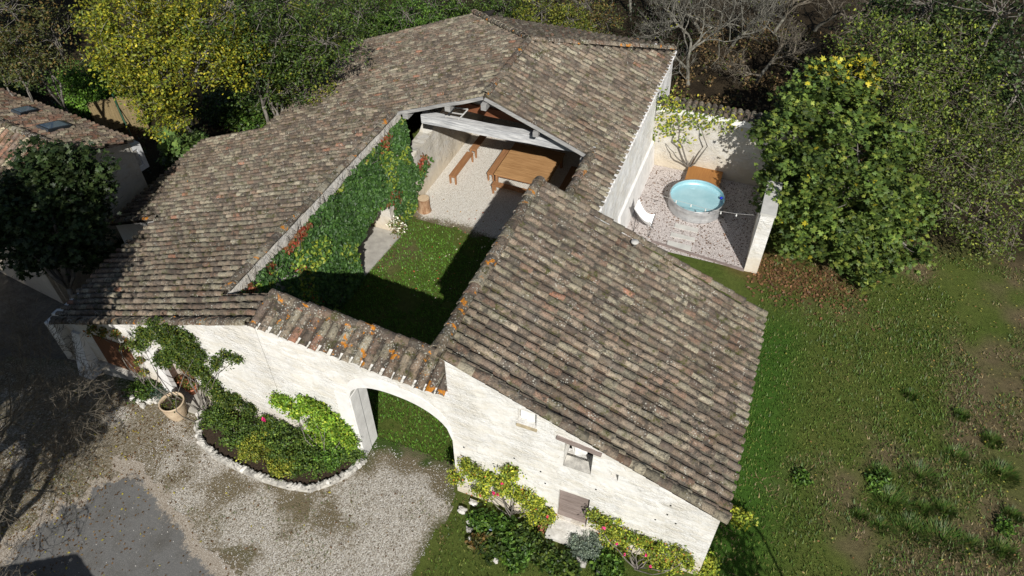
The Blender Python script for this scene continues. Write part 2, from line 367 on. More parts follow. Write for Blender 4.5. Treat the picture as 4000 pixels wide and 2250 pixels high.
def clumps(blobs,ncl,nleaf,cr,flat=.75,shell=.55):
    """blobs [(centre,(rx,ry,rz))]; leaf points gathered in clumps spread mostly over the shell"""
    out=[];tn=[];cc=[]
    vol=np.array([b[1][0]*b[1][1] for b in blobs]); vol=vol/vol.sum()
    for (c,r),v in zip(blobs,vol):
        m=max(3,int(ncl*v)); d=rg.normal(size=(m,3)); d/=np.linalg.norm(d,axis=1)[:,None]
        rad=shell+(1-shell)*rg.random(m)**.6; q=np.array(c)+d*rad[:,None]*np.array(r); cc.append(q)
        for p in q:
            k=int(nleaf*rg.uniform(.5,1.5)); rr=cr*rg.uniform(.6,1.4)
            out.append(p+rg.normal(size=(k,3))*np.array([rr,rr,rr*flat])*.5); tn.append(np.full(k,rg.uniform(.55,1.4)))
    return np.concatenate(out),np.concatenate(tn),np.concatenate(cc)
def limb_path(a,b,sag=.12,n=6):
    a=np.array(a,float);b=np.array(b,float);t=np.linspace(0,1,n)[:,None]; L=np.linalg.norm(b-a)
    P=a+(b-a)*t; w_=rg.normal(size=3)*sag*L; w_[2]=abs(w_[2])*.5
    P+=np.sin(t*math.pi)*w_; P[1:-1]+=rg.normal(size=(n-2,3))*L*.02; return P
G=lambda *a:[tuple(a[i:i+3]) for i in range(0,len(a),3)]
YEL=[(.36,.31,.025),(.26,.26,.025),(.16,.19,.022),(.09,.125,.018)]
YG=[(.10,.135,.02),(.15,.165,.024),(.06,.09,.016),(.20,.20,.03)]
GRN=[(.04,.075,.015),(.06,.105,.02),(.026,.05,.012),(.09,.13,.022)]
BRG=[(.065,.14,.022),(.10,.18,.027),(.04,.09,.016)]
FIG=[(.08,.13,.03),(.12,.175,.036),(.05,.088,.022),(.18,.22,.045)]
DKG=[(.03,.055,.018),(.045,.075,.022),(.06,.09,.03)]
OLV=[(.09,.10,.03),(.12,.11,.035),(.06,.075,.022),(.16,.10,.03)]
BRN=[(.14,.09,.045),(.19,.12,.06),(.09,.06,.035)]
def tree(name,label,cat,base,blobs,ncl,nleaf,cr,size,pal,wt=None,shape='diamond',tr=.14,bark='bark',limbs=1.0,group=None,twigs=0,up=.5,fork=.45,offframe=False,top=None):
    base=np.array(base,float); o=thing(name,base,label,cat,group)
    P,tn,cc=clumps(blobs,ncl,nleaf,cr)
    if offframe:
        u,v,a=proj(P); keep=~((u>-60)&(u<4060)&(v<2310)&(v>-60)&(a>0)); P=P[keep]; tn=tn[keep]
        u,v,a=proj(cc); cc=cc[~((u>-60)&(u<4060)&(v<2310)&(v>-60)&(a>0))]
    keep=P[:,2]>gz(P[:,0],P[:,1])+.03; P=P[keep]; tn=tn[keep]
    mb=MB(); leaves(mb,P,size,pal,shape,wt,tone=tn,up=up); mb.build('crown',M['leaf'],o,col=True)
    cen=np.mean([b[0] for b in blobs],axis=0) if top is None else np.array(top)
    f=base+(cen-base)*fork; tb=MB(); tb.tube(limb_path(base-np.array([0,0,.15]),f,.04),np.linspace(tr,tr*.72,6),8)
    tb.build('trunk',M[bark],o,smooth=True)
    lb=MB()
    for c,r in blobs:
        lb.tube(limb_path(f,c,.1),np.linspace(tr*.6,tr*.2,6),6)
    sel=rg.permutation(len(cc))[:int(min(len(cc),60)*limbs)]
    bc=np.array([b[0] for b in blobs])
    for i in sel:
        j=np.argmin(((bc-cc[i])**2).sum(1)); q=limb_path(bc[j]+rg.normal(size=3)*.1,cc[i],.15,4); lb.tube(q,np.linspace(tr*.16,tr*.05,4),4,False)
    for _ in range(twigs):
        i=rg.integers(len(cc)); d=rg.normal(size=3); d/=np.linalg.norm(d); L=rg.uniform(.3,.9)
        lb.tube(limb_path(cc[i]-d*L*.4,cc[i]+d*L*.7,.15,4),np.linspace(.014,.006,4),3,False)
    lb.build('branches',M[bark],o,smooth=True)
    return o
def bare_tree(name,label,base,h,spread,lean=(0,0,0),tr=.12,depth=5,bark='twig',seed=1,group=None,leaf=None,dirs=None,filt=False,mat_l=None,nch=(2,4),cat='bare tree'):
    r=np.random.default_rng(seed); base=np.array(base,float); o=thing(name,base,label,cat,group)
    tb=MB(); lb=MB(); tips=[]
    def grow(p,d,L,rad,k):
        n=5; P=[p]; dd=d.copy()
        for i in range(n):
            dd=dd+r.normal(size=3)*.16+np.array([0,0,.04]); dd/=np.linalg.norm(dd); P.append(P[-1]+dd*L/n)
        P=np.array(P)
        (tb if k==0 else lb).tube(P,np.linspace(rad,rad*.6,n+1),7 if k==0 else (5 if k<3 else 3),False)
        tips.append(P[-1])
        if k>=depth: return
        m=r.integers(nch[0],nch[1]+1)
        for c in range(m+(1 if k==0 else 0)):
            f=r.uniform(.45,1.0) if c else 1.0; q=P[0]+(P[-1]-P[0])*f if c==-1 else P[min(n,int(round(f*n)))]
            e=dd+r.normal(size=3)*spread; e/=np.linalg.norm(e); grow(q,e,L*r.uniform(.58,.85),max(rad*.60,.006),k+1)
    d0=np.array(lean,float)+np.array([0,0,1]); d0/=np.linalg.norm(d0)
    grow(base-np.array([0,0,.1]),d0,h*.34,tr,0)
    tb.build('trunk',M[bark],o,smooth=True); lb.build('branches',M[mat_l or bark],o,smooth=True)
    if leaf:
        nl,size,pal,wt=leaf; T=np.array(tips); T=T[r.integers(len(T),size=nl)]+r.normal(size=(nl,3))*.14
        mb=MB(); leaves(mb,T,size,pal,'oval',wt); mb.build('crown',M['leaf'],o,col=True)
    return o

# ---------------------------------------------------------------- ground
def struct(o): o['kind']='structure'; return o
def grid(x0,x1,y0,y1,st):
    xs=np.arange(x0,x1+st*.5,st); ys=np.arange(y0,y1+st*.5,st); X,Y=np.meshgrid(xs,ys); return X,Y
def grid_faces(X,mask=None):
    ny,nx=X.shape; i=np.arange(ny-1)[:,None]*nx; j=np.arange(nx-1)[None]
    F=np.stack([i+j,i+j+1,i+j+1+nx,i+j+nx],-1)
    if mask is not None: F=F[mask]
    return F.reshape(-1,4)
def lerp3(a,b,f): return np.array(a)[None,None]*(1-f[...,None])+np.array(b)[None,None]*f[...,None]
def paint_ground(X,Y):
    g=lerp3((.065,.10,.02),(.11,.13,.035),fbm(X,Y,1.3,1))
    dry=smooth(fbm(X,Y,.42,4)+.10*smooth(X,3,9)+.1*smooth(-Y,-15,-9)*smooth(X,2.5,6)-.12*smooth(-X,-3.2,-1.5),.42,.76)*.9
    g=g*(1-dry[...,None])+lerp3((.12,.095,.055),(.165,.125,.08),fbm(X,Y,2,5))*dry[...,None]
    # brown leaf litter under the fig
    lf=smooth(-((X-2.6)**2/6+(Y-22.6)**2/1.2),-1.6,-.4)*.6; g=g*(1-lf[...,None])+np.array((.15,.075,.04))*lf[...,None]
    # woodland floor, near black: shade under the trees put into its colour
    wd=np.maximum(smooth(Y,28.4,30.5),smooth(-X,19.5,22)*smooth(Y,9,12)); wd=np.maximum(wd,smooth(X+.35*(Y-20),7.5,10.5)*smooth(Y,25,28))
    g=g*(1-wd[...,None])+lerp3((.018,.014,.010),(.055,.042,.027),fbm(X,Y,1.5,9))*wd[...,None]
    gl=smooth(-X,18,20)*smooth(Y,3,5)*(1-smooth(Y,12.5,14)); g=g*(1-gl[...,None])+lerp3((.10,.09,.075),(.20,.19,.17),fbm(X,Y,2.2,12))*gl[...,None]
    vg=smooth(X,1.2,1.9)*(1-smooth(X,2.6,4.2))*(1-smooth(Y,19,21))*smooth(Y,8,10); g=g*(1-vg[...,None])+np.array((.05,.11,.018))*vg[...,None]
    return g
X,Y=grid(-60,45,-22,75,.5); Z=gz(X,Y)
inner=(X[:-1,:-1]>-33.9)&(X[:-1,:-1]<15.9)&(Y[:-1,:-1]>1.9)&(Y[:-1,:-1]<41.9)
far=np.stack([X,Y,Z],-1).reshape(-1,3)
X2,Y2=grid(-34,16,2,42,.16); Z2=gz(X2,Y2)+.012*(fbm(X2,Y2,1.2,3)-.5)
fin=np.stack([X2,Y2,Z2],-1).reshape(-1,3)
X3=np.array([-400,400,400,-400]); Y3=np.array([-200,-200,500,500])
V=np.concatenate([far,fin]); F=np.concatenate([grid_faces(X,~inner),grid_faces(X2)+len(far)])
# far skirt ring out to the horizon
ring=np.array([[-400,-200,-.6],[400,-200,-.6],[400,500,-.6],[-400,500,-.6],[-60,-22,0],[45,-22,0],[45,75,0],[-60,75,gz(-60,75)]],float)
ring[7,2]=float(gz(-60,75)); n0=len(V); V=np.concatenate([V,ring]); F=np.concatenate([F,np.array([[0,1,5,4],[1,2,6,5],[2,3,7,6],[3,0,4,7]])+n0])
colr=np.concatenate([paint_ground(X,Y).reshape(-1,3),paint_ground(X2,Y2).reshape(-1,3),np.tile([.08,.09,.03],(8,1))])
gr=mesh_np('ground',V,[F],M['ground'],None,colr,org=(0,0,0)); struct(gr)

def sheet(name,x0,x1,y0,y1,st,maskf,colf,mat,dz):
    X,Y=grid(x0,x1,y0,y1,st); k=maskf(X,Y); m=(k[:-1,:-1]>0)&(k[1:,1:]>0)&(k[1:,:-1]>0)&(k[:-1,1:]>0)
    V=np.stack([X,Y,gz(X,Y)+.012+dz+.012*(fbm(X,Y,1.2,3)-.5)],-1).reshape(-1,3); Fc=grid_faces(X,m)
    us=np.unique(Fc); mp=np.zeros(len(V),int); mp[us]=np.arange(len(us))
    o=mesh_np(name,V[us],[mp[Fc]],mat,None,colf(X,Y,k).reshape(-1,3)[us],org=(0,0,0)); return struct(o)
# front drive: signed "inside" value, positive inside
def drive_mask(X,Y):
    e=.5*(fbm(X,Y,1.5,21)-.5)
    right=-5.35-X+e+.15*(Y-8)*(Y<8)
    a=np.minimum(right,9.58-Y); 
    arch=np.minimum(np.minimum(X+8.5,-5.4-X),10.45-Y+e*.6); a=np.maximum(a,arch)
    a=np.minimum(a,X+24+e*2); return a
def drive_col(X,Y,k):
    wd=.44+.20*smooth(fbm(X,Y,.7,31),.38,.66)-.12*smooth(fbm(X,Y,.33,33),.5,.62)
    wd+=.30*(1-smooth(k,0,.9)); 
    band=np.exp(-((Y-(7.4+.05*(X+10)))**2)/.35)*smooth(-X,7.5,9); wd+=.10*band
    wd-=.20*np.exp(-((Y-8.9-.0*(X))**2)/.05)*smooth(X,-8.5,-7.6)
    wd-=.14*np.exp(-(((X+7.5)/2.0)**2+((Y-6.2)/1.6)**2))
    wd+=.17*smooth(-X,14.3,16.5)*(.2+1.1*smooth(fbm(X,Y,1.6,39),.35,.6))
    wd=np.where(X<-13.8,np.clip(wd,0,.56),wd); c=np.stack([wd,.55*(1-smooth(k,0,1.0))+.4*smooth(fbm(X,Y,1.1,37),.55,.7),0*X],-1); return np.clip(c,0,1)
sheet('gravel_drive',-24.2,-4.6,1.5,10.6,.1,drive_mask,drive_col,M['gravel'],.006)
def road_mask(X,Y):
    e=.5*(fbm(X,Y,1.1,41)-.5)+.35*(fbm(X,Y,5,42)-.5)
    ln=6.85-.40*(X+14.0); ln=np.where(X>-11.8,5.85-.28*(X+11.8),ln)
    return np.minimum(np.minimum(ln-Y+e,X+16.1+e*2.5-.35*(Y-5)), 7.6-Y+e)
sheet('road',-18.5,-6,1.5,8.2,.07,road_mask,lambda X,Y,k:np.stack([.50-.18*smooth(k,0,.9)+.20*smooth(fbm(X,Y,.9,43),.45,.65)*(.35+smooth(-X,13.5,15.2))+.42*(1-smooth(k,0,.7)),0*X,0*X],-1),M['asphalt'],.014)
def cg_mask(X,Y):
    e=.7*(fbm(X,Y,1.3,51)-.5)
    return np.minimum(np.minimum(Y-20.35+e+.10*(X+10)*0,31.2-Y),np.minimum(X+13.3,-5.0-X))
sheet('courtyard_gravel',-13.6,-4.9,19.2,31.4,.12,cg_mask,lambda X,Y,k:np.stack([.14+.50*(1-smooth(Y-20.3,-.3,1.3))+.25*smooth(-X,11.6,12.7)*(1-smooth(Y,21,24))+.12*smooth(fbm(X,Y,1.0,53),.5,.7),.5*(1-smooth(Y-20.3,-.2,.8)),0*X],-1),M['gravel_c'],.006)
def pg_mask(X,Y): return np.minimum(np.minimum(Y-22.05-.0*X,27.85-Y),np.minimum(X+4.2,1.1-X))
sheet('pool_gravel',-4.4,1.3,21.9,28,.12,pg_mask,lambda X,Y,k:np.stack([.24+.16*smooth(fbm(X,Y,2.0,63),.45,.7),0*X,0*X],-1),M['gravel_p'],.006)

# ---------------------------------------------------------------- tiled roofs
TP=[(.150,.118,.092),(.185,.150,.118),(.125,.100,.082),(.215,.185,.145),(.165,.115,.088),(.245,.225,.175),(.105,.085,.072),(.165,.150,.115)]
TW=[3,3,2.4,2,1.3,1.6,1.4,2.5]
def tiles(rows,pitch,mat,parent,name='roof',exp=.36,rad=.098,pal=TP,wt=TW,chan=True,chan_in=0.0,bright=1.0,chan_col=None,skip=None):
    """rows: list of (eave_point, ridge_point, normal, across); real half-round tiles, cover and channel"""
    mb=MB(); pal=np.array(pal)*bright; wt=np.array(wt)/sum(wt)
    th=np.linspace(-1.45,1.45,7)
    for (A,B,nrm,ac) in rows:
        A=np.array(A,float);B=np.array(B,float);L=np.linalg.norm(B-A)
        if L<.08: continue
        d=(B-A)/L; nrm=np.array(nrm); ac=np.array(ac); j=0; l=-.02+rnd.uniform(-.03,.03)
        rowo=rnd.gauss(0,.008)
        sd=A[0]*3.1+A[1]*1.7
        while l<L-.03:
            le=min(exp+.05,L-l); jit=rnd.gauss(0,.009)+rowo+.035*(float(vnoise(l*.5,sd*.9,1.0,7))-.5); tw=rnd.gauss(0,.012); up0=.026+rnd.gauss(0,.008)
            r0=rad*rnd.uniform(.96,1.06); r1=rad*.86
            c=pal[rg.choice(len(pal),p=wt)]*rnd.uniform(.72,1.2)
            if rnd.random()<.012: c=np.array((.24,.13,.09))*rnd.uniform(.8,1.2)*bright
            V=[]
            for (q,r_,u_,oo) in ((l,r0,up0,0),(l+le,r1,.004,tw*le*3)):
                P=A+d*q
                P=P+nrm*.06*(float(vnoise(P[0],P[1],.8,5))-.5)
                for a in th: V.append(P+ac*(math.sin(a)*r_+jit+oo)+nrm*(math.cos(a)*r_*.88+u_))
            P=A+d*(l+.004); P=P+nrm*.06*(float(vnoise(P[0],P[1],.8,5))-.5)
            for a in th: V.append(P+ac*(math.sin(a)*(r0-.017)+jit)+nrm*(math.cos(a)*(r0-.017)*.88+up0-.004))
            n=7; F=[[i,i+1,i+1+n,i+n] for i in range(n-1)]+[[i+1,i,i+2*n,i+1+2*n] for i in range(n-1)]
            mb.add(V,[F],c); l+=exp*rnd.uniform(.97,1.03); j+=1
        if chan:
            l=chan_in
            while l<L-.03:
                le=min(exp+.03,L-l); c=pal[rg.choice(len(pal),p=wt)]*rnd.uniform(.30,.60)
                if chan_col is not None and l<chan_in+.1: c=np.array(chan_col)
                V=[]
                for (q,u_) in ((l,.045),(l+le,.022)):
                    P=A+d*q+ac*pitch*.5
                    for a in np.linspace(-1.3,1.3,5): V.append(P+ac*math.sin(a)*.085+nrm*(-math.cos(a)*.05+u_))
                mb.add(V,[[[i,i+1,i+6,i+5] for i in range(4)]],c); l+=exp
    return mb.build(name,mat,parent,col=True)
def ridge(pts,parent,mat,name='ridge_tile',r=.15,exp=.38,h=.9,spread=1.0):
    mb=MB(); th=np.linspace(-1.5,1.5,8)
    for A,B in zip(pts[:-1],pts[1:]):
        A=np.array(A,float);B=np.array(B,float);L=np.linalg.norm(B-A);d=(B-A)/L; ac=np.cross(d,[0,0,1.]);ac/=np.linalg.norm(ac);nr=np.cross(ac,d); l=0
        while l<L-.04:
            le=min(exp+.05,L-l); V=[]; c=np.array(TP[rnd.randrange(len(TP))])*rnd.uniform(.8,1.35); jit=rnd.gauss(0,.014); rr=r*rnd.uniform(.93,1.07); zz=rnd.gauss(0,.01)
            for q,f,u in ((l,1.06,.025),(l+le,.9,0),(l+.002,.9,.01)):
                for a in th: V.append(A+d*q+ac*(math.sin(a)*rr*f*spread+jit)+nr*(math.cos(a)*rr*f*h+u+zz))
            n=8; mb.add(V,[[[i,i+1,i+1+n,i+n] for i in range(n-1)]+[[i+1,i,i+2*n,i+1+2*n] for i in range(n-1)]],c); l+=exp*rnd.uniform(.95,1.05)
    return mb.build(name,mat,parent,col=True)
def plane_slab(poly,nrm,thick,name,mat,parent):
    """closed slab under a roof face: poly top corners (convex, ccw from above)"""
    P=np.array(poly,float); n=len(P); Q=P-np.array([0,0,thick])
    mb=MB(); mb.add(np.concatenate([P,Q]),[np.arange(n)[None],(np.arange(n)[::-1]+n)[None]]); 
    mb.add(np.concatenate([P,Q]),[[[i,i+n,(i+1)%n+n,(i+1)%n] for i in range(n)]]); return mb.build(name,mat,parent)
PT=.28
kA=.385; zA=lambda s:5.00+kA*(s+11.27)      # tile bed of the long slope
zB=lambda s:5.77-kA*(s+9.27)
zC=lambda s:6.19-.415*(s+5.37)
nA=np.array([-kA,0,1])/math.hypot(kA,1); nB=np.array([kA,0,1])/math.hypot(kA,1); nC=np.array([.415,0,1])/math.hypot(.415,1)
def A_low(t): return float(np.interp(t,[9.5,12.6,15.32,15.33,22.1,22.11,31.3],[-19.65,-20.5,-20.5,-23.4,-24.1,-20.35,-20.85]))
def A_high(t):
    if t<10.72: return -11.02
    if t<21.38: return -12.98
    if t<26: return -9.27
    return float(np.interp(t,[26,31.35],[-9.27,-14.15]))
def B_low(t): return -4.17
def B_high(t):
    if t<21.38: return -5.22
    if t<26: return -9.27
    return float(np.interp(t,[26,31.0],[-9.27,-4.25]))

barn=thing('barn',(-9,21.4,0),'long tiled barn with ivy courtyard wall and open gable over a dining table','barn')
rows=[]; t=9.62
while t<31.35:
    rows.append(((A_low(t),t,zA(A_low(t))),(A_high(t),t,zA(A_high(t))),nA,(0,1,0))); t+=PT
roofA=tiles(rows,PT,M['tile'],barn,bright=1.3)
rows=[]; t=16.7
while t<31.0:
    rows.append(((B_low(t),t,zB(B_low(t))),(B_high(t),t,zB(B_high(t))),nB,(0,-1,0))); t+=PT
roofB=tiles(rows,PT,M['tile'],barn,bright=1.3)
rows=[]; s=-13.9
while s<-4.2:
    th_=31.75; tt=26+(abs(s+9.27)/4.88*5.35 if s<-9.27 else (s+9.27)/5.02*5.0)
    zz=lambda t_:5.77-.355*(t_-26)
    nh=np.array([0,.355,1])/math.hypot(.355,1)
    if tt<31.6: rows.append(((s,th_,zz(th_)),(s,tt,zz(tt)),nh,(1,0,0)))
    s+=PT
roofH=tiles(rows,PT,mat_tile('mossy_tiles',orange=.66),barn,bright=.9)
# boards below the tiles
def slab(pts,name='roof_boards',th=.10,par=barn): return plane_slab(pts,None,th,name,M['deck'],par)
q=.02
slab([(s,t,zA(s)-q) for s,t in ((-19.6,9.54),(-11.0,9.54),(-11.0,10.74),(-20.0,10.74))])
slab([(s,t,zA(s)-q) for s,t in ((-20.0,10.75),(-12.97,10.75),(-12.97,15.3),(-20.45,15.3),(-20.45,12.6))])
slab([(s,t,zA(s)-q) for s,t in ((-23.35,15.31),(-12.97,15.31),(-12.97,21.4),(-24.0,21.4))])
slab([(s,t,zA(s)-q) for s,t in ((-24.05,21.41),(-12.97,21.41),(-12.97,22.1),(-24.1,22.1))])
slab([(s,t,zA(s)-q) for s,t in ((-20.3,22.11),(-12.97,22.11),(-12.97,31.3),(-20.8,31.3))])
slab([(s,t,zA(s)-q) for s,t in ((-12.96,21.41),(-9.27,21.41),(-9.27,26),(-12.96,30.0))])
slab([(s,t,zB(s)-q) for s,t in ((-9.27,21.41),(-4.2,21.41),(-4.2,31.0),(-4.25,31.0),(-9.27,26))])
slab([(s,t,zB(s)-q) for s,t in ((-5.22,16.6),(-4.2,16.6),(-4.2,21.4),(-5.22,21.4))])
slab([(-9.27,26.02,5.74),(-4.3,31.0,5.75-.355*5),(-4.3,31.7,5.75-.355*5.7),(-14.1,31.7,5.75-.355*5.7),(-14.1,31.3,5.75-.355*5.3)])
RM=M['tile_r']
ridge([(-9.27,21.35,5.82),(-9.27,26,5.82)],roofA,RM)
ridge([(-9.27,26,5.82),(-14.15,31.4,3.97)],roofA,RM,r=.14)
ridge([(-9.27,26,5.82),(-4.2,31.05,4.0)],roofB,RM,r=.14)
ridge([(-5.22,16.7,4.28),(-5.22,21.35,4.28)],roofB,RM,r=.17)
ridge([(-13.0,10.8,zA(-13.0)+.06),(-13.0,21.3,zA(-13.0)+.06)],roofA,RM,r=.15,h=.6)
ridge([(-11.05,9.5,zA(-11.05)+.03),(-19.6,9.5,zA(-19.6)+.03)],roofA,RM,r=.13,h=.8)
ridge([(-20.4,15.3,zA(-20.4)+.05),(-23.4,15.3,zA(-23.4)+.05)],roofA,RM,r=.12,h=.8)

# --- wall builder: columns of prisms along an axis
def wallstrip(mb,u,solid,v0,v1,axis):
    """u breakpoints; solid(i)-> list of (zloL,zloR,zhiL,zhiR); v0,v1 thickness range; axis 'X' runs along x"""
    for i in range(len(u)-1):
        a,b=u[i],u[i+1]
        for (l0,l1,h0,h1) in solid(i,a,b):
            if axis=='X': V=[(a,v0,l0),(b,v0,l1),(b,v1,l1),(a,v1,l0),(a,v0,h0),(b,v0,h1),(b,v1,h1),(a,v1,h0)]
            else: V=[(v0,b,l1),(v0,a,l0),(v1,a,l0),(v1,b,l1),(v0,b,h1),(v0,a,h0),(v1,a,h0),(v1,b,h1)]
            mb.hexa(np.array(V,float))
def rectwall(name,mat,parent,u0,u1,top,v0,v1,axis,holes=(),bot=-.3,extra=()):
    """holes: (ua,ub,za,zb)"""
    bp=sorted(set([u0,u1]+[x for h in holes for x in h[:2]]+list(extra))); bp=[b for b in bp if u0<=b<=u1]
    def solid(i,a,b):
        hs=sorted([h for h in holes if h[0]<=a+1e-6 and h[1]>=b-1e-6],key=lambda h:h[2]); out=[]; lo=(bot(a),bot(b)) if callable(bot) else (bot,bot)
        for h in hs: out.append((lo[0],lo[1],h[2],h[2])) if h[2]>max(lo) else None; lo=(h[3],h[3])
        out.append((lo[0],lo[1],top(a),top(b))); return out
    mb=MB(); wallstrip(mb,bp,solid,v0,v1,axis); return mb.build(name,mat,parent)
# front wall of the long wing
fw=rectwall('wall',M['wall'],barn,-18.6,-11.02,lambda s:zA(s)-.03,9.6,10.2,'X',holes=[(-18.05,-16.72,.33,1.70),(-15.5,-14.25,.02,2.2)],bot=-1.0,extra=[-12.98])
rectwall('wall',M['wall_side'],barn,9.6,15.3,lambda t:zA(-20.2)-.14,-20.3,-19.9,'Y',bot=-3)
rectwall('wall',M['wall'],barn,-20.3,-18.6,lambda s:zA(s)-.03,9.95,10.2,'X',bot=-3)
rectwall('wall',M['render'],barn,-23.2,-20.3,lambda s:zA(s)-.04,15.42,15.8,'X',bot=-3)
rectwall('wall',M['wall_side'],barn,15.81,22,lambda t:zA(-23.2)-.14,-23.3,-22.9,'Y',bot=-3)
rectwall('wall',M['wall_side'],barn,22.01,31.2,lambda t:zA(-20.2)-.14,-20.3,-19.9,'Y',bot=-3)
rectwall('wall',M['wall_side'],barn,-22.9,-19.9,lambda s:zA(s)-.14,21.8,22.0,'X',bot=-3)
# courtyard wall with batter, low opening
cw=MB()
def cws(i,a,b):
    if 16.55<=(a+b)/2<=19.3: return [(2.2,2.2,0,0)]
    return [(-.3,-.3,0,0)]
for a,b,lo in ((10.2,16.55,-.3),(16.55,19.3,2.2),(19.3,21.4,-.3)):
    x=lambda z:-12.55-.33*max(z,0)/4.4
    zt=zA(-12.98)-.01
    cw.hexa(np.array([(-13.4,a,lo),(x(lo),a,lo),(x(lo),b,lo),(-13.4,b,lo),(-13.4,a,zt-.28),(x(zt),a,zt),(x(zt),b,zt),(-13.4,b,zt-.28)]))
cw.build('wall',M['band'],barn)
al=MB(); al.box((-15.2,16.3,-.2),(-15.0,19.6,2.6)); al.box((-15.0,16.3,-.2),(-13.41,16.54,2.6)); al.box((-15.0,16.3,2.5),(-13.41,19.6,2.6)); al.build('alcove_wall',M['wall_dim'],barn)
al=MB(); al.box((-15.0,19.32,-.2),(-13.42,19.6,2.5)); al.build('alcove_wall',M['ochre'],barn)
# lower wall inside the barn + parapet of broken stone
lw=MB(); N_=14; ts=np.linspace(21.42,31.0,N_+1)
for i in range(N_):
    hf=lambda k_:1.75+.2*math.sin(k_*1.7)+.75*min(1,k_/4); h0=hf(i); h1=hf(i+1)
    lw.hexa(np.array([(-13.3,ts[i],-.2),(-12.5,ts[i],-.2),(-12.5,ts[i+1],-.2),(-13.3,ts[i+1],-.2),(-13.3,ts[i],h0),(-12.75,ts[i],h0),(-12.75,ts[i+1],h1),(-13.3,ts[i+1],h1)]))
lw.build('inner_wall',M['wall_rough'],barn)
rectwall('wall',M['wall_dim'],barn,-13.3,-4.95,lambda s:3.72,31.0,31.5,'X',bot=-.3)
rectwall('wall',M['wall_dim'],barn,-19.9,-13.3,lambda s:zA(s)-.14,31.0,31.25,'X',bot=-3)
# east wall
ew=MB()
for a,b in ((16.55,31.0),):
    zt=zB(-4.2)-.02
    ew.hexa(np.array([(-5.0,a,-.2),(-3.98,a,-.2),(-3.98,b,-.2),(-5.0,b,-.2),(-5.0,a,zt),(-4.2,a,zt),(-4.2,b,zt),(-5.0,b,zt)]))
    ew.hexa(np.array([(-5.1,a+.002,2.5),(-5.002,a+.002,2.5),(-5.002,b-.002,2.5),(-5.1,b-.002,2.5),(-5.1,a+.002,4.12),(-5.002,a+.002,4.12),(-5.002,b-.002,4.12),(-5.1,b-.002,4.12)]))
ew.build('wall',M['wall_side'],barn)
pl=MB(); pl.hexa(np.array([(-4.2,22.0,-.2),(-3.80,22.0,-.2),(-3.80,27.79,-.2),(-4.2,27.79,-.2),(-4.2,22.0,1.35),(-3.97,22.0,1.25),(-3.97,27.79,1.25),(-4.2,27.79,1.35)])); pl.build('plinth',M['render'],barn)
# tooth-like mortar between the eave tiles
tm=MB(); t=16.7; tm.box((-4.22,16.6,zB(-4.2)-.09),(-4.10,31.0,zB(-4.2)-.048))
while t<31: tm.box((-4.22,t+.09,zB(-4.2)-.046),(-4.10,t+.19,zB(-4.2)+.045)); t+=PT
tm.build('mortar',M['render'],barn)
# truss, purlins, beam
def timber(p,q,w_,h_,name,mat,parent,roll=None):
    p=np.array(p,float);q=np.array(q,float);d=(q-p)/np.linalg.norm(q-p); up=np.array([0,0,1.]); ac=np.cross(d,up); ac/=np.linalg.norm(ac); nr=np.cross(ac,d)
    n=8; mb=MB(); V=[]
    for i in range(n+1):
        c=p+(q-p)*i/n+ac*rnd.gauss(0,w_*.05)+nr*rnd.gauss(0,h_*.05)
        for a,b in ((-1,-1),(1,-1),(1,1),(-1,1)): V.append(c+ac*a*w_/2+nr*b*h_/2)
    F=[[4*i+j,4*i+(j+1)%4,4*i+4+(j+1)%4,4*i+4+j] for i in range(n) for j in range(4)]+[[3,2,1,0],[4*n,4*n+1,4*n+2,4*n+3]]
    mb.add(V,[F]); return mb.build(name,mat,parent)
timber((-12.25,22.05,3.88),(-5.2,22.05,4.03),.36,.36,'tie_beam',M['beam'],barn)
timber((-12.95,21.22,zA(-12.95)-.02),(-9.3,21.22,zA(-9.3)-.02),.05,.12,'verge_board',M['beam_y'],barn)
timber((-9.24,21.22,zB(-9.24)-.02),(-5.35,21.22,zB(-5.35)-.02),.05,.12,'verge_board',M['beam_y'],barn)
for s_ in (-12.55,-10.75):
    timber((s_,21.2,zA(s_)-.19),(s_,26.5 if s_>-12 else 29,zA(s_)-.19),.22,.22,'purlin',M['beam_y'],barn)
timber((-9.27,21.15,5.42),(-9.27,25.9,5.42),.2,.24,'ridge_beam',M['beam_y'],barn)
for s_ in (-7.3,-5.45): timber((s_,21.2,zB(s_)-.30),(s_,27.5 if s_<-6 else 28.5,zB(s_)-.30),.2,.2,'purlin',M['beam_y'],barn)
timber((-9.15,21.7,5.3),(-8.3,23.4,4.7),.10,.12,'strut',M['beam_y'],barn)
timber((-12.0,22.9,4.22),(-6.2,22.9,4.06),.10,.34,'board',M['brown'],barn)
timber((-11.5,22.95,4.52),(-7.6,22.95,4.40),.05,.14,'board',M['beam_y'],barn)
for s_ in (-12.0,-10.2,-8.4,-6.6):
    z_=(zA(s_) if s_<-9.27 else zB(s_))-.18
    timber((s_,21.7,z_),(s_,26,z_),.08,.1,'rafter',M['brown'],barn)
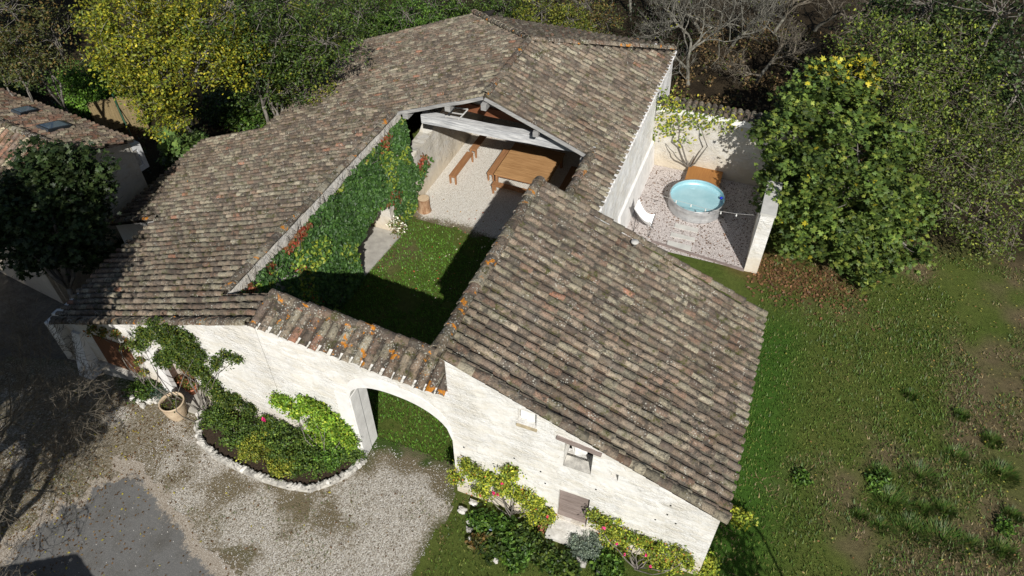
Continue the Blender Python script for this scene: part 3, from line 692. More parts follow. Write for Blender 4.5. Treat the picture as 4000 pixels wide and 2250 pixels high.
# doors in the long wing front
dd=MB()
for k in range(9): dd.box((-18.10+k*.16,9.56,.34),(-18.10+k*.16+.154,9.597,1.74))
dr=dd.build('door',M['doorbrown'],barn)
dd=MB()
for k in range(5): dd.box((-15.5+k*.25,10.12,.02),(-15.5+k*.25+.244,10.16,2.2))
dr=dd.build('door',M['doorbrown'],barn)
bt=MB(); bt.hexa(np.array([(-19.35,8.9,-1.2),(-18.6,8.9,-1.2),(-18.6,9.598,-1.2),(-19.35,9.598,-1.2),(-18.95,9.5,1.6),(-18.62,9.5,1.6),(-18.62,9.598,1.6),(-18.95,9.598,1.6)]))
bt.build('buttress',M['render'],barn)
st=MB(); st.box((-18.5,9.44,-.5),(-16.5,9.597,.28)); st.build('sill',M['stone'],barn)
rv=MB(); rv.box((-15.75,9.45,-.4),(-15.32,9.597,2.2)); rv.build('pilaster',M['render'],barn)

# --- gate wall with arch
gate=thing('gate_wall',(-8.2,9.6,0),'whitewashed gate wall with arch and lichen-spotted tile coping','wall')
zf=lambda s:4.62-.075*(s+5.5)
ub=list(np.linspace(-11.0,-8.5,6))+list(np.linspace(-8.5,-5.4,25))[1:]
def archz(s):
    x=(s+6.95)/1.55; x=max(-1,min(1,x)); return 2.75+.06*(-x)*2+1.08*math.sqrt(max(0,1-abs(x)**2.3))
def gs(i,a,b):
    if b<=-8.5+1e-6: return [(-.4,-.4,zf(a),zf(b))]
    return [(archz(a),archz(b),zf(a),zf(b))]
gb=MB(); wallstrip(gb,ub,gs,9.602,10.4,'X'); gb.build('wall',M['wall'],gate)
# smoother limewashed voussoir ring standing 12 mm proud
vr=MB(); A_=np.linspace(0,1,26)
for a,b in zip(A_[:-1],A_[1:]):
    sa,sb=-8.5+3.1*a,-8.5+3.1*b; 
    vr.hexa(np.array([(sa,9.585,archz(sa)+.003),(sb,9.585,archz(sb)+.003),(sb,9.60,archz(sb)+.003),(sa,9.60,archz(sa)+.003),(sa,9.585,min(archz(sa)+.42,zf(sa)-.06)),(sb,9.585,min(archz(sb)+.42,zf(sb)-.06)),(sb,9.60,min(archz(sb)+.42,zf(sb)-.06)),(sa,9.60,min(archz(sa)+.42,zf(sa)-.06))]))
vr.box((-8.93,9.585,.0),(-8.503,9.60,3.1)); vr.build('arch_ring',M['render'],gate)
jb=MB(); jb.box((-8.499,9.60,-.2),(-8.44,9.98,3.0)); jb.box((-8.499,9.985,-.2),(-8.465,10.39,3.2)); jb.build('jamb',M['render'],gate)
rows=[]; s=-10.88; nG=np.array([0,-.35,1])/math.hypot(.35,1)
while s<-5.45:
    rows.append(((s,9.46,zf(s)+.02),(s,10.36,zf(s)+.30),nG,(1,0,0))); s+=.297
cop=tiles(rows,.297,M['tile_o'],gate,name='coping',exp=.42,rad=.124,chan_in=.16,bright=1.5)
plane_slab([(-11.0,9.6,zf(-11)+.02),(-5.45,9.6,zf(-5.45)+.02),(-5.45,10.45,zf(-5.45)+.27),(-11.0,10.45,zf(-11)+.27)],None,.04,'coping_bed',M['render'],gate)
rectwall('wall_core',M['render'],gate,-11.0,-5.45,lambda s:zf(s)+.20,10.15,10.398,'X',bot=4.4)
ridge([(-10.9,10.42,zf(-10.9)+.33),(-5.5,10.42,zf(-5.5)+.33)],cop,M['tile_o'],r=.15,h=.9)

# --- front outbuilding
ob=thing('outbuilding',(-2,9.6,0),'whitewashed stone outbuilding with big mossy mono-pitch tile roof, right of the arch','building')
rows=[]; t=9.62
while t<16.55:
    rows.append(((1.72,t,zC(1.72)),(-5.5,t,zC(-5.5)),nC,(0,-1,0))); t+=PT
roofC=tiles(rows,PT,M['tile'],ob,bright=1.35)
slab([(s,t,zC(s)-.02) for s,t in ((-5.45,9.62),(1.66,9.62),(1.66,16.5),(-5.45,16.5))],par=ob)
ridge([(-5.52,9.5,zC(-5.5)+.06),(-5.52,16.6,zC(-5.5)+.06)],roofC,RM,r=.17,h=.9)
ridge([(1.72,9.52,zC(1.72)+.03),(-5.4,9.52,zC(-5.4)+.03)],roofC,M['tile'],r=.125,h=.85)
ridge([(1.72,16.55,zC(1.72)+.05),(-5.4,16.55,zC(-5.4)+.05)],roofC,M['tile'],r=.12,h=.85)
holes=[(-3.56,-3.08,4.36,4.92),(-2.34,-1.62,3.14,4.18),(-1.13,-.94,3.24,3.53),(-2.38,-1.54,.48,1.97)]
rectwall('wall',M['wall'],ob,-5.40,1.6,lambda s:zC(s)-.04,9.6,10.15,'X',holes=holes)
rectwall('wall',M['wall'],ob,10.151,16.0,lambda t:zC(1.6)-.06,1.1,1.6,'Y')
rectwall('wall',M['wall_side'],ob,10.151,16.0,lambda t:zC(-5.0)-.08,-5.40,-5.0,'Y')
rectwall('wall',M['wall_side'],ob,-5.40,1.6,lambda s:zC(s)-.06,16.001,16.4,'X')
hd=MB(); hd.box((-3.54,9.78,4.34),(-3.1,9.82,4.80)); hd.build('niche_stone',M['render'],ob)
rock((-2.05,10.05,3.5),(.26,.14,.33),'sill_stone',M['render'],None,parent=ob,seed=5)
ib=MB(); ib.box((-2.6,10.75,2.9),(-1.3,10.8,4.4)); ib.build('dark_backing',M['deck'],ob)  # dark sheet behind the window opening, standing in for the unlit interior
sm=MB(); sm.hexa(np.array([(-2.33,9.602,3.10),(-1.63,9.602,3.10),(-1.63,9.86,3.10),(-2.33,9.86,3.10),(-2.33,9.602,3.17),(-1.63,9.602,3.17),(-1.63,9.86,3.26),(-2.33,9.86,3.26)])); sm.build('window_sill',M['stone'],ob)
timber((-2.56,9.585,4.30),(-1.42,9.585,4.16),.05,.14,'lintel',M['doorgrey'],ob)
hp=MB(); hp.box((-3.58,9.55,4.28),(-3.05,9.75,4.345)); hp.build('niche_sill',M['ochre'],ob)
dd=MB()
for k in range(8): dd.box((-2.37,9.70,.49+k*.185),(-1.55,9.735,.49+k*.185+.18))
dr=dd.build('door',M['doorgrey'],ob)
hh=MB(); hh.box((-1.72,9.685,1.1),(-1.66,9.70,1.22)); hh.build('handle',M['iron'],dr)
stp=MB(); stp.box((-2.55,9.15,-.2),(-1.2,9.597,.22)); stp.box((-2.45,9.4,.223),(-1.4,9.597,.44)); stp.build('step',M['stonew'],ob)
vc=MB(); p=atS(2475,960,-1.2); P0=np.array([-1.35,14.75,zC(-1.35)+.12]); P0=None
rr=ray(2478,958); k_=(zC(0)+.1-CH)/(rr[2]+.415*rr[0]); P0=np.array([0,0,CH])+k_*rr
vc.lathe([(.001,.0),(.06,.0),(.06,.10),(.10,.10),(.12,.13),(.10,.16),(.001,.17)],P0,16); vc.build('vent_cap',M['slab'],ob,smooth=True)
# rusty hooks and mortar holes dotted over the front wall
for u_,v_ in ((2009,1790),(2112,1842),(2130,1888),(2328,1912),(2620,1975),(2607,2010),(2560,2030),(2640,2045),(1812,1747)):
    p=atT(u_,v_,9.6); hk=MB(); hk.box((p[0]-.022,9.592,p[2]-.02),(p[0]+.02,9.602,p[2]+.03)); hk.build('wall_hook',M['iron'],ob)

# ---------------------------------------------------------------- pool court
pw=thing('court_wall',(-1,27.8,0),'rough stone court wall topped with curved tiles behind the round tank','wall')
rectwall('wall',M['wall_rough'],pw,-4.1,2.2,lambda s:3.0,27.8,28.25,'X')
rectwall('band',M['render'],pw,-4.09,2.2,lambda s:3.06,27.775,27.799,'X',bot=2.72)
rows=[]; s=-3.95
while s<2.2:
    rows.append(((s,27.66,3.06),(s,28.4,3.14),np.array([0,-.1,1]),(1,0,0))); s+=.27
tiles(rows,.27,M['tile'],pw,name='coping',exp=.45,rad=.11,bright=1.0)
ew2=thing('end_wall',(1.35,22.1,0),'thick white end wall beside the fig tree at the right of the gravel court','wall')
rectwall('wall',M['wall'],ew2,22.12,27.77,lambda t:2.75-.05*(t-22),1.0,1.48,'Y')
cp=MB(); cp.box((.97,22.09,2.76),(1.51,24.2,2.84)); cp.build('coping',M['slab'],ew2)
kb=MB(); 
a=at(2545,945); b=at(2905,1058)
kb.hexa(np.array([(a[0],a[1]-.05,-.1),(b[0],b[1]-.05,-.1),(b[0],b[1]+.06,-.1),(a[0],a[1]+.06,-.1),(a[0],a[1]-.05,.06),(b[0],b[1]-.05,.06),(b[0],b[1]+.06,.06),(a[0],a[1]+.06,.06)])); tag(kb.build('garden_edging',M['doorgrey']),'low timber edging between pool gravel and lawn','edging')
tank=thing('stock_tank',(-1.5,25.35,0),'round galvanised stock tank pool filled with pale blue water','pool')
tb=MB(); Rr=1.13
prof=[(Rr-.02,.0),(Rr,.02),(Rr,.06),(Rr+.015,.08),(Rr,.10),(Rr,.13),(Rr+.015,.15),(Rr,.17),(Rr,.42),(Rr+.015,.44),(Rr,.46),(Rr+.015,.49),(Rr,.52),(Rr,.57),(Rr+.02,.585),(Rr+.02,.61),(Rr-.02,.61)]
tb.lathe(prof,(-1.5,25.35,.012),64); tb.build('tank_wall',M['steel'],tank,smooth=True)
tb=MB(); tb.lathe([(Rr-.021,.61),(Rr-.021,.5),(Rr-.008,.485),(Rr-.022,.47),(Rr-.022,.3),(.001,.3)],(-1.5,25.35,.012),64); tb.build('lining',M['tankblue'],tank,smooth=True)
tb=MB(); tb.lathe([(.001,.37),(Rr-.024,.37)],(-1.5,25.35,.012),64); wv=tb.build('water',M['water'],tank); wv.data.polygons.foreach_set('use_smooth',[False]*len(wv.data.polygons))
p=at(2818,773,.5); fb=MB(); fb.lathe([(.001,0),(.05,.01),(.07,.05),(.05,.1),(.001,.11)],(p[0],p[1],.44),14); tag(fb.build('float',M['blue'],None,smooth=True),'small blue dispenser floating at the right side of the tank','pool float')
# low wooden box
bx=thing('wooden_box',(-1.2,26.9,0),'orange-brown wooden box standing behind the tank under the vine','box')
c4=[at(u,v,.38) for u,v in ((2674,705),(2806,742),(2829,655),(2699,622))]
mb=MB(); V=[(p[0],p[1],.34) for p in c4]+[(p[0],p[1],.38) for p in c4]; mb.hexa(np.array(V)); mb.build('lid',M['ply'],bx)
cc_=np.mean(c4,axis=0); mb=MB(); V=[tuple((np.array(p)-cc_)*.94+cc_)[:2]+(.012,) for p in c4]+[tuple((np.array(p)-cc_)*.94+cc_)[:2]+(.338,) for p in c4]; mb.hexa(np.array(V)); mb.build('box_body',M['bench'],bx)
lab=['nearest the tank','in the middle of the three','farthest from the tank']
for k,q4 in enumerate((((2634,887),(2725,909),(2729,893),(2638,871)),((2618,921),(2715,943),(2716,929),(2623,906)),((2604,957),(2699,980),(2701,961),(2609,938)))):
    P=[at(u,v,.05) for u,v in q4]; mb=MB(); mb.hexa(np.array([(p[0],p[1],.0) for p in P]+[(p[0],p[1],.05) for p in P])); tag(mb.build('stepping_stone',M['slab']),'pale rectangular slab in the pool gravel, '+lab[k],'paving slab','paving slabs beside the tank')
# butterfly chair
ch=thing('butterfly_chair',(-3.15,23.1,0),'white canvas butterfly chair on thin black legs by the barn wall','chair')
T0=np.array([-3.15,23.1,.02]); yaw=rotz(R(-8))
def cp_(x,y,z): return T0+yaw@np.array([x,y,z])
nu,nv=11,11; V=[]
for i in range(nu):
    for j in range(nv):
        a=i/(nu-1); b=j/(nv-1)*2-1     # a 0 front .. 1 back
        x=(a-.35)*.78; hw=.31-.08*math.sin(a*math.pi); y=b*hw*(1.0)
        z=.34+.66*a**1.7 + (.22+.10*a*(1-a))*abs(b)**2.0 + .18*(1-a)**3*(abs(b)**1.5) -.06*math.sin(a*math.pi)
        V.append(cp_(-x,y,z))
F=[[i*nv+j,i*nv+j+1,(i+1)*nv+j+1,(i+1)*nv+j] for i in range(nu-1) for j in range(nv-1)]
V=np.array(V); V2=V-np.array([0,0,.012])
mb=MB(); mb.add(V,[F]); mb.add(V2,[[f[::-1] for f in F]]); mb.build('seat',M['canvas'],ch,smooth=True)
fr=MB(); foot=[cp_(x,y,-.01) for x,y in ((.3,.3),(.3,-.3),(-.35,.28),(-.35,-.28))]; tipc=[V[nv-1],V[0],V[-1],V[(nu-1)*nv]]
for a,b in ((0,1),(1,0),(2,3),(3,2)): fr.tube([foot[a],(np.array(foot[a])+tipc[b])/2,tipc[b]],.011,6)
fr.tube([foot[0],foot[1]],.011,6); fr.tube([foot[2],foot[3]],.011,6); fr.build('frame',M['iron'],ch,smooth=True)
# festoon lights
fl=thing('festoon_lights',atS(2585,768,-4.0),'thin cable of small glass bulbs strung across the gravel court','string lights')
A0=np.array([-4.1,24.0,1.9]); 
pts=[at(u,v,z) for u,v,z in ((2560,757,1.75),(2642,783,1.8),(2700,798,1.85),(2757,815,1.95),(2817,826,2.1),(2878,835,2.3),(2945,840,2.6))]
mb=MB(); mb.tube(pts,.007,5); mb.build('cable',M['slab'],fl)
for p in pts[1:-1]:
    mb=MB(); mb.lathe([(.001,-.13),(.025,-.12),(.034,-.09),(.028,-.06),(.014,-.04),(.014,0),(.001,0)],p,10); mb.build('bulb',M['glow'],fl,smooth=True)

# ---------------------------------------------------------------- courtyard furniture
def bench_at(c,yaw,L,W,label,group,H=.45,proto=[None]):
    if proto[0] is None:
        o=thing('bench',(0,0,0),label,'bench',group); proto[0]=o
        mb=MB(); mb.box((-.5*1.9,-.15,.41),(.95,.15,.45)); mb.build('seat',M['bench'],o)
        for sx in (-1,1):
            for sy in (-1,1):
                mb=MB(); mb.box((sx*.88-.035,sy*.115-.03,.0),(sx*.88+.035,sy*.115+.03,.409)); mb.build('leg',M['bench'],o)
            mb=MB(); mb.box((sx*.88-.02,-.084,.34),(sx*.88+.02,.084,.409)); mb.build('apron',M['bench'],o)
    else: o=copy_tree(proto[0])
    tag(o,label,'bench',group); o.location=(c[0],c[1],.02); o.rotation_euler=(0,0,yaw); o.scale=(L/1.9,W/.3,1); return o
gB='wooden benches in the courtyard barn'
bench_at((-11.70,24.1),R(90),1.98,.33,'wooden bench along the ivy-side wall, nearer the lawn',gB)
bench_at((-11.68,26.3),R(90),1.98,.33,'wooden bench along the ivy-side wall, farther under the barn roof',gB)
bench_at((-10.24,24.9),R(90),2.0,.30,'wooden bench on the left long side of the big table',gB)
bench_at((-8.9,23.27),R(-1),1.95,.30,'wooden bench in front of the big table, partly in shadow',gB)
bench_at((-6.95,24.7),R(90),2.0,.30,'dark shaded bench on the right side of the big table',gB)
tab=thing('dining_table',(-8.75,24.85,.012),'large square plank dining table under the open barn gable','table')
for k in range(13):
    pass
mb=MB(); y=23.56; x0,x1=-9.93,-7.55
k=0
while y<26.15:
    mb.box((x0,y,.71),(x1,y+.193,.75+.003*rnd.random())); y+=.2
mb.build('tabletop',M['table'],tab)
for sx in (x0+.08,x1-.14):
    for sy in (23.66,26.02):
        mb=MB(); mb.box((sx-.03,sy-.04,.012),(sx+.07,sy+.06,.708)); mb.build('leg',M['bench'],tab)
mb=MB(); mb.box((x0+.1,23.64,.6),(x1-.1,23.68,.707)); mb.box((x0+.1,26.04,.6),(x1-.1,26.08,.707)); mb.build('apron',M['bench'],tab)
lg=thing('log_stump',(-12.05,21.05,0),'sawn upright log stump at the foot of the ivy wall','log')
mb=MB(); mb.lathe([(.30,0),(.27,.06),(.25,.2),(.24,.45),(.24,.66)],(-12.05,21.05,.0),18); mb.build('bark',mat_bark('log_bark',(.20,.10,.05),(.40,.26,.16)),lg,smooth=True)
mb=MB(); mb.lathe([(.241,.66),(.001,.665)],(-12.05,21.05,.0),18); mb.build('cut_face',M['cutwood'],lg)
mb=MB(); mb.hexa(np.array([(-15,16.6,-.1),(-12.4,16.6,-.1),(-12.22,19.28,-.1),(-15,19.28,-.1),(-15,16.6,.07),(-12.4,16.6,.07),(-12.22,19.28,.07),(-15,19.28,.07)])); tag(mb.build('concrete_slab',M['concrete']),'worn concrete slab below the ivy doorway in the courtyard','slab')
# old sash leaning on the tie beam
sa=thing('old_window_frame',(-10.7,21.75,4.52),'old pale three-bar window frame resting on the painted tie beam','window frame')
p1,p2,p3,p4=[atT(u,v,tt) for u,v,tt in ((1740,459,22.0),(1790,468,22.0),(1828,427,22.4),(1778,420,22.4))]
mb=MB()
for a,b in ((p1,p4),(p2,p3),(p4,p3),((p1+p4*1)/2,(p2+p3)/2),(p1*.9+p4*.1,p2*.9+p3*.1)): mb.tube([a,b],.035,4)
mb.build('frame',M['beam_y'],sa)

# ---------------------------------------------------------------- neighbouring house on the left
Q=at(520,545,2.2); aE=np.array([.992,-.125,0]); bE=np.array([.125,.992,0]); wd=3.0; rise=1.4; slant=.9
hs=thing('cottage',(Q[0]-3*aE[0]-wd*bE[0],Q[1]-3*aE[1]-wd*bE[1],-2),'small stone cottage with pinkish tile roof and two skylights at the left edge','house')
Lh=15.0; g0=-2.6
E1=Q; E2=Q-aE*Lh; R1=Q-bE*wd+aE*slant+[0,0,rise]; R2=Q-bE*wd-aE*Lh+[0,0,rise]; W1=Q-bE*2*wd+aE*slant; W2=Q-bE*2*wd-aE*Lh
TPh=[(.30,.23,.17),(.26,.20,.15),(.36,.29,.22),(.30,.18,.13),(.24,.18,.15),(.38,.34,.25),(.25,.14,.10)]
nh1=np.array([*(bE[:2]*rise/wd),1]); nh1/=np.linalg.norm(nh1); nh2=np.array([*(-bE[:2]*rise/wd),1]); nh2/=np.linalg.norm(nh2)
rows1=[];rows2=[];l=-slant+.14
while l<Lh:
    e=Q-aE*l; r_=e-bE*wd+[0,0,rise]; f=max(0,-l)/slant
    rows1.append((e+(r_-e)*f,r_,nh1,aE)); rows2.append((e-bE*2*wd,r_,nh2,-aE)); l+=.29
hr1=tiles(rows1,.29,M['tile_h'],hs,pal=TPh,wt=[1]*7,bright=.9); hr2=tiles(rows2,.29,M['tile_h'],hs,pal=TPh,wt=[1]*7,bright=1.1)  # sun-facing slope coloured lighter, far slope darker, to deepen the sunlight difference
plane_slab([E1-[0,0,.03],R1-[0,0,.03],R2-[0,0,.03],E2-[0,0,.03]],None,.1,'roof_boards',M['deck'],hs)
plane_slab([W2-[0,0,.03],R2-[0,0,.03],R1-[0,0,.03],W1-[0,0,.03]],None,.1,'roof_boards',M['deck'],hs)
ridge([R1+[0,0,.03],R2+[0,0,.03]],hr1,M['tile_r'],r=.15)
i_=-.25
e1,r1,w1=E1-aE*.25-bE*.2,R1-aE*.25,W1-aE*.25+bE*.2; 
mb=MB(); th_=aE*.5
Pp=[np.array([*e1[:2],g0]),np.array([*w1[:2],g0]),w1-[0,0,.12],r1-[0,0,.12],e1-[0,0,.12]]
V=Pp+[p-th_ for p in Pp] ; mb.add(V,[[[0,1,2,3,4]],[[9,8,7,6,5]],[[i,i+5,(i+1)%5+5,(i+1)%5] for i in range(5)]]); mb.build('wall',M['wall_rough'],hs)
mb=MB(); 
for (pa) in (W1+bE*.25-aE*.3,E1-bE*.25-aE*.3):
    pb=pa-aE*(Lh-.6); tt=bE*.2 
    mb.hexa(np.array([[*(pa-tt)[:2],g0],[*(pa+tt)[:2],g0],[*(pb+tt)[:2],g0],[*(pb-tt)[:2],g0],[*(pa-tt)[:2],2.1],[*(pa+tt)[:2],2.1],[*(pb+tt)[:2],2.1],[*(pb-tt)[:2],2.1]]))
mb.build('wall',M['wall_rough'],hs)
def on_h(u,v):
    r=ray(u,v); k=((E1-np.array([0,0,CH]))@nh1+.12)/(r@nh1); return np.array([0,0,CH])+k*r
for q4 in (((140,492),(232,473),(280,491),(188,511)),((42,431),(108,416),(147,430),(80,446))):
    P=[on_h(*p) for p in q4]; c=np.mean(P,axis=0); o_=None
    mb=MB(); mb.hexa(np.array([p-nh1*.06 for p in P]+[p+nh1*.05 for p in P])); fo=mb.build('skylight',M['frame'],hs)
    mb=MB(); Pi=[(p-c)*.80+c for p in P]; mb.hexa(np.array([p+nh1*.02 for p in Pi]+[p+nh1*.057 for p in Pi])); mb.build('pane',M['glass'],fo)
# rendered box hood on the gable end
cb=thing('wall_box',at(500,625,1.0),'pale rendered box with recessed panel on the cottage gable','vent box')
c0=at(497,628,1.2)-aE*.0; mb=MB(); rot=np.stack([bE,-aE,np.array([0,0,1])],1)
def bb(a,b): 
    V=np.array([[x,y,z] for z in (a[2],b[2]) for (x,y) in ((a[0],a[1]),(b[0],a[1]),(b[0],b[1]),(a[0],b[1]))]); return V@rot.T+c0
mb.hexa(bb((-.75,-.1,-.7),(.75,.8,.55))); mb.hexa(bb((-.75,-.16,-.7),(-.55,-.102,.55))); mb.hexa(bb((.55,-.16,-.7),(.75,-.102,.55))); mb.hexa(bb((-.548,-.16,.35),(.548,-.102,.55)));mb.hexa(bb((-.548,-.16,-.7),(.548,-.102,-.5)))
mb.build('box',M['zinc'],cb)
mb=MB(); mb.hexa(bb((-.5,-.12,-.45),(.5,-.104,.3))); mb.build('panel',M['stone'],cb)

# reed fence
fe=thing('reed_fence',at(440,480,-2),'woven reed screen fence with a dark green post beside the yellow tree','fence')
fa=at(335,505,-2.0); fbp=at(498,492,-2.0); fc=at(600,450,-2.0)
mb=MB()
for a,b in ((at(392,520,-2.0),fbp),(fbp,at(585,500,-2.0))):
    L=np.linalg.norm(b-a); n=int(L/.05); d=(b-a)/L
    for i in range(n):
        p=a+d*(i+.5)*.05; h=1.75+rnd.uniform(-.05,.05); mb.box((p[0]-.02,p[1]-.02,-2.3),(p[0]+.02,p[1]+.02,-2+h))
mb.build('reed_panel',M['reed'],fe)
mb=MB(); mb.tube([fbp+[0,-.08,-.2],fbp+[0,-.08,1.95]],.05,8); mb.build('post',M['green_paint'],fe)
mb=MB(); mb.tube([fbp+[.9,-.7,-.1],fbp+[0,-.1,1.3]],.03,6); mb.build('brace',M['green_paint'],fe)

# ---------------------------------------------------------------- rose beds, pots, stones
# bed border of whitewashed stones: one low wall
path=[at(u,v,.0) for u,v in ((792,1622),(775,1680),(790,1735),(850,1790),(940,1835),(1040,1878),(1130,1905),(1210,1915),(1290,1890),(1360,1855),(1425,1800))]
bw_=thing('bed_border',path[5],'curved border of upright whitewashed stones around the shrub bed','border')
dist=0
pp=[]
for a,b in zip(path[:-1],path[1:]):
    L=np.linalg.norm(b-a); n=max(2,int(L/.125))
    for i in range(n): pp.append(a+(b-a)*i/n)
bm=MB()
for a,b in zip(path[:-1],path[1:]):
    d=(b-a)/np.linalg.norm(b-a); e=np.array([-d[1],d[0],0])*.10; A1=a-d*.03; B1=b+d*.03
    bm.hexa(np.array([[*(A1-e)[:2],-.1],[*(B1-e)[:2],-.1],[*(B1+e)[:2],-.1],[*(A1+e)[:2],-.1],[*(A1-e*.8)[:2],.13],[*(B1-e*.8)[:2],.13],[*(B1+e*.8)[:2],.13],[*(A1+e*.8)[:2],.13]]))
bm.build('footing',M['stone'],bw_)
pp=[p+np.array([rnd.gauss(0,.02),rnd.gauss(0,.02),0]) for p in pp]
for i,p in enumerate(pp[:98]): rock(p+[0,0,.12],(rnd.uniform(.07,.12),rnd.uniform(.09,.15),rnd.uniform(.06,.13)),'stone',M['stonew'] if rnd.random()<.4 else M['stone'],None,parent=bw_,seed=i)
# fill soil
mb=MB(); bp=[p for p in path]+[np.array([-8.6,9.55,0]),np.array([-14.3,9.55,0])]; V=[(p[0],p[1],.09) for p in bp]; mb.add(V,[[list(range(len(V)))]]); struct(mb.build('soil_bed',M['soil']))
# stones by the pot
for i,(u,v) in enumerate(((520,1560),(545,1572),(570,1562),(588,1575),(610,1568),(632,1580),(560,1590))):
    p=at(u,v,0); rock(p+[0,0,.05],(.12,.10,.10),'stone',M['stonew'],'rounded pale stone, '+['leftmost','second from left','third from left','fourth from left','fifth from left','nearest the pot','set in front'][i]+' in the short row beside the clay pot','stone','row of stones beside the clay pot',seed=200+i)
big=at(700,1625,0)
pt=thing('clay_pot',(big[0],big[1],0),'large pale clay pot with a thin bare stem beside the shrub bed','pot')
mb=MB(); mb.lathe([(.22,.0),(.27,.10),(.33,.35),(.36,.60),(.37,.70),(.385,.72),(.385,.76),(.345,.76),(.335,.70),(.33,.64)],(big[0],big[1],.01),28); mb.build('pot_body',M['pot'],pt,smooth=True)
mb=MB(); mb.lathe([(.001,.65),(.335,.64)],(big[0],big[1],.01),20); mb.build('soil',M['soil'],pt)
mb=MB(); P=np.array([big+[0.0,.0,.65],big+[-.06,.0,.9],big+[-.16,.05,1.15],big+[-.18,.0,1.3]]); mb.tube(P,[.025,.02,.013,.01],6); mb.tube([P[2],P[2]+[-.12,-.05,.12]],[.01,.006],5); mb.build('stem',M['twig'],pt)
mb=MB(); q=np.stack([rg.uniform(-.3,.3,130),rg.uniform(-.3,.3,130),rg.uniform(.66,.72,130)],1)+[big[0],big[1],0]; leaves(mb,q,.06,YG+GRN); mb.build('leaves',M['leaf'],pt,col=True)
def small_pot(u,v,z,r,h,mat,label,leafp):
    p=at(u,v,z); o=thing('flower_pot',p,label,'pot','small plant pots on the doorstep ledge')
    mb=MB(); mb.lathe([(.001,0),(r*.7,0),(r*.95,h*.8),(r*1.1,h*.82),(r*1.1,h),(r*.95,h),(r*.9,h*.85),(.001,h*.85)],p,20); mb.build('pot_body',mat,o,smooth=True)
    if leafp:
        mb=MB(); q=p+np.stack([rg.normal(size=90)*r*.45,rg.normal(size=90)*r*.45,h+rg.uniform(-.02,.12,90)],1); leaves(mb,q,.07,leafp); mb.build('leaves',M['leaf'],o,col=True)
# ledge at the doorstep
lp=[at(u,v,0.12) for u,v in ((640,1465),(800,1560),(812,1548),(770,1450))]
V=[(p[0],p[1],-.6) for p in lp]+[(p[0],p[1],.12) for p in lp]
mb=MB(); mb.box((-16.3,9.05,-.6),(-14.0,9.597,.12)); mb.box((-15.498,9.598,-.6),(-14.252,10.1,.12)); tag(mb.build('ledge',M['concrete']),'low concrete ledge with small pots below the climbing plant','ledge')
small_pot(676,1490,.12,.11,.22,M['pot_green'],'small green glazed pot, leftmost on the ledge',None)
small_pot(699,1500,.12,.15,.26,M['terra'],'terracotta pot just right of the small green pot',OLV)
small_pot(727,1512,.12,.14,.24,M['terra'],'middle terracotta pot of the three on the ledge',OLV)
small_pot(757,1530,.12,.19,.30,M['terra'],'largest terracotta pot, at the right of the ledge',BRG)

def wall_plant(name,label,cat,pts,ncl,nleaf,cr,size,pal,wt,T=9.6,depth=.25,shape='diamond',stem=None,fl=0,flc=(.6,.03,.2),group=None,stembase=None,bark='bark'):
    """pts: blobs on the wall (u,v,radius m)"""
    B=[(atT(u,v,T)-np.array([0,depth*.6,0]),(r,depth*.6,r)) for u,v,r in pts]
    base=np.array(stembase) if stembase is not None else np.array([B[0][0][0],T-.3,0]); o=thing(name,base,label,cat,group)
    P,tn,cc=clumps(B,ncl,nleaf,cr,flat=.9,shell=.2); P[:,1]=np.minimum(P[:,1],T-.02); k=P[:,2]>.04; P=P[k]; tn=tn[k]
    mb=MB(); leaves(mb,P,size,pal,shape,wt,nrm=np.tile([0,-.8,.5],(len(P),1)),tone=tn,up=.45); mb.build('foliage',M['leaf'],o,col=True)
    sb=MB()
    for c,r in B: sb.tube(limb_path(base+rg.normal(size=3)*[.04,.02,0],c+[0,.05,0],.12,7),np.linspace(.020,.006,7),5,False)
    for i in rg.permutation(len(cc))[:50]:
        j=int(np.argmin([((b[0]-cc[i])**2).sum() for b in B])); sb.tube(limb_path(B[j][0],cc[i],.2,4),np.linspace(.012,.005,4),3,False)
    sb.build('stems',M[bark],o,smooth=True)
    for _ in range(fl):
        p=cc[rg.integers(len(cc))]+np.array([0,-.16,.05]); mb=MB(); q=p+rg.normal(size=(12,3))*.018; leaves(mb,q,.06,[flc,tuple(x*1.2 for x in flc)],'oval',up=.3); mb.build('flower',M['leaf'],o,col=True)
    return o
ROSE=[(.40,.42,.05),(.30,.36,.05),(.16,.24,.035),(.09,.14,.025),(.42,.16,.04)]
rb=at(1985,2050,0)
wall_plant('climbing_rose','yellow-green climbing rose between the arch and the plank door','climbing rose',[(1850,1815,.38),(1905,1850,.33),(1960,1870,.36),(2000,1835,.3),(2010,1900,.38),(2060,1930,.36),(2105,1965,.36),(2140,2000,.28),(1890,1900,.26),(2080,2010,.26),(1790,1845,.2)],230,34,.16,.078,ROSE,[4,4,3.4,2,.4],fl=5,flc=(.75,.02,.22),stembase=(rb[0],9.35,0),group='climbing roses on the outbuilding')
rb=at(2490,2215,0)
wall_plant('climbing_rose','yellow-green climbing rose on the outbuilding corner, right of the plank door','climbing rose',[(2340,2010,.3),(2400,2040,.34),(2440,2075,.34),(2500,2095,.34),(2550,2120,.36),(2600,2130,.3),(2650,2145,.3),(2560,2175,.3),(2610,2190,.3),(2690,2180,.22),(2380,2080,.2),(2440,2130,.16)],200,28,.16,.075,ROSE,[3,4,3.4,2.4,.5],fl=6,flc=(.75,.06,.30),stembase=(rb[0],9.2,0),group='climbing roses on the outbuilding')
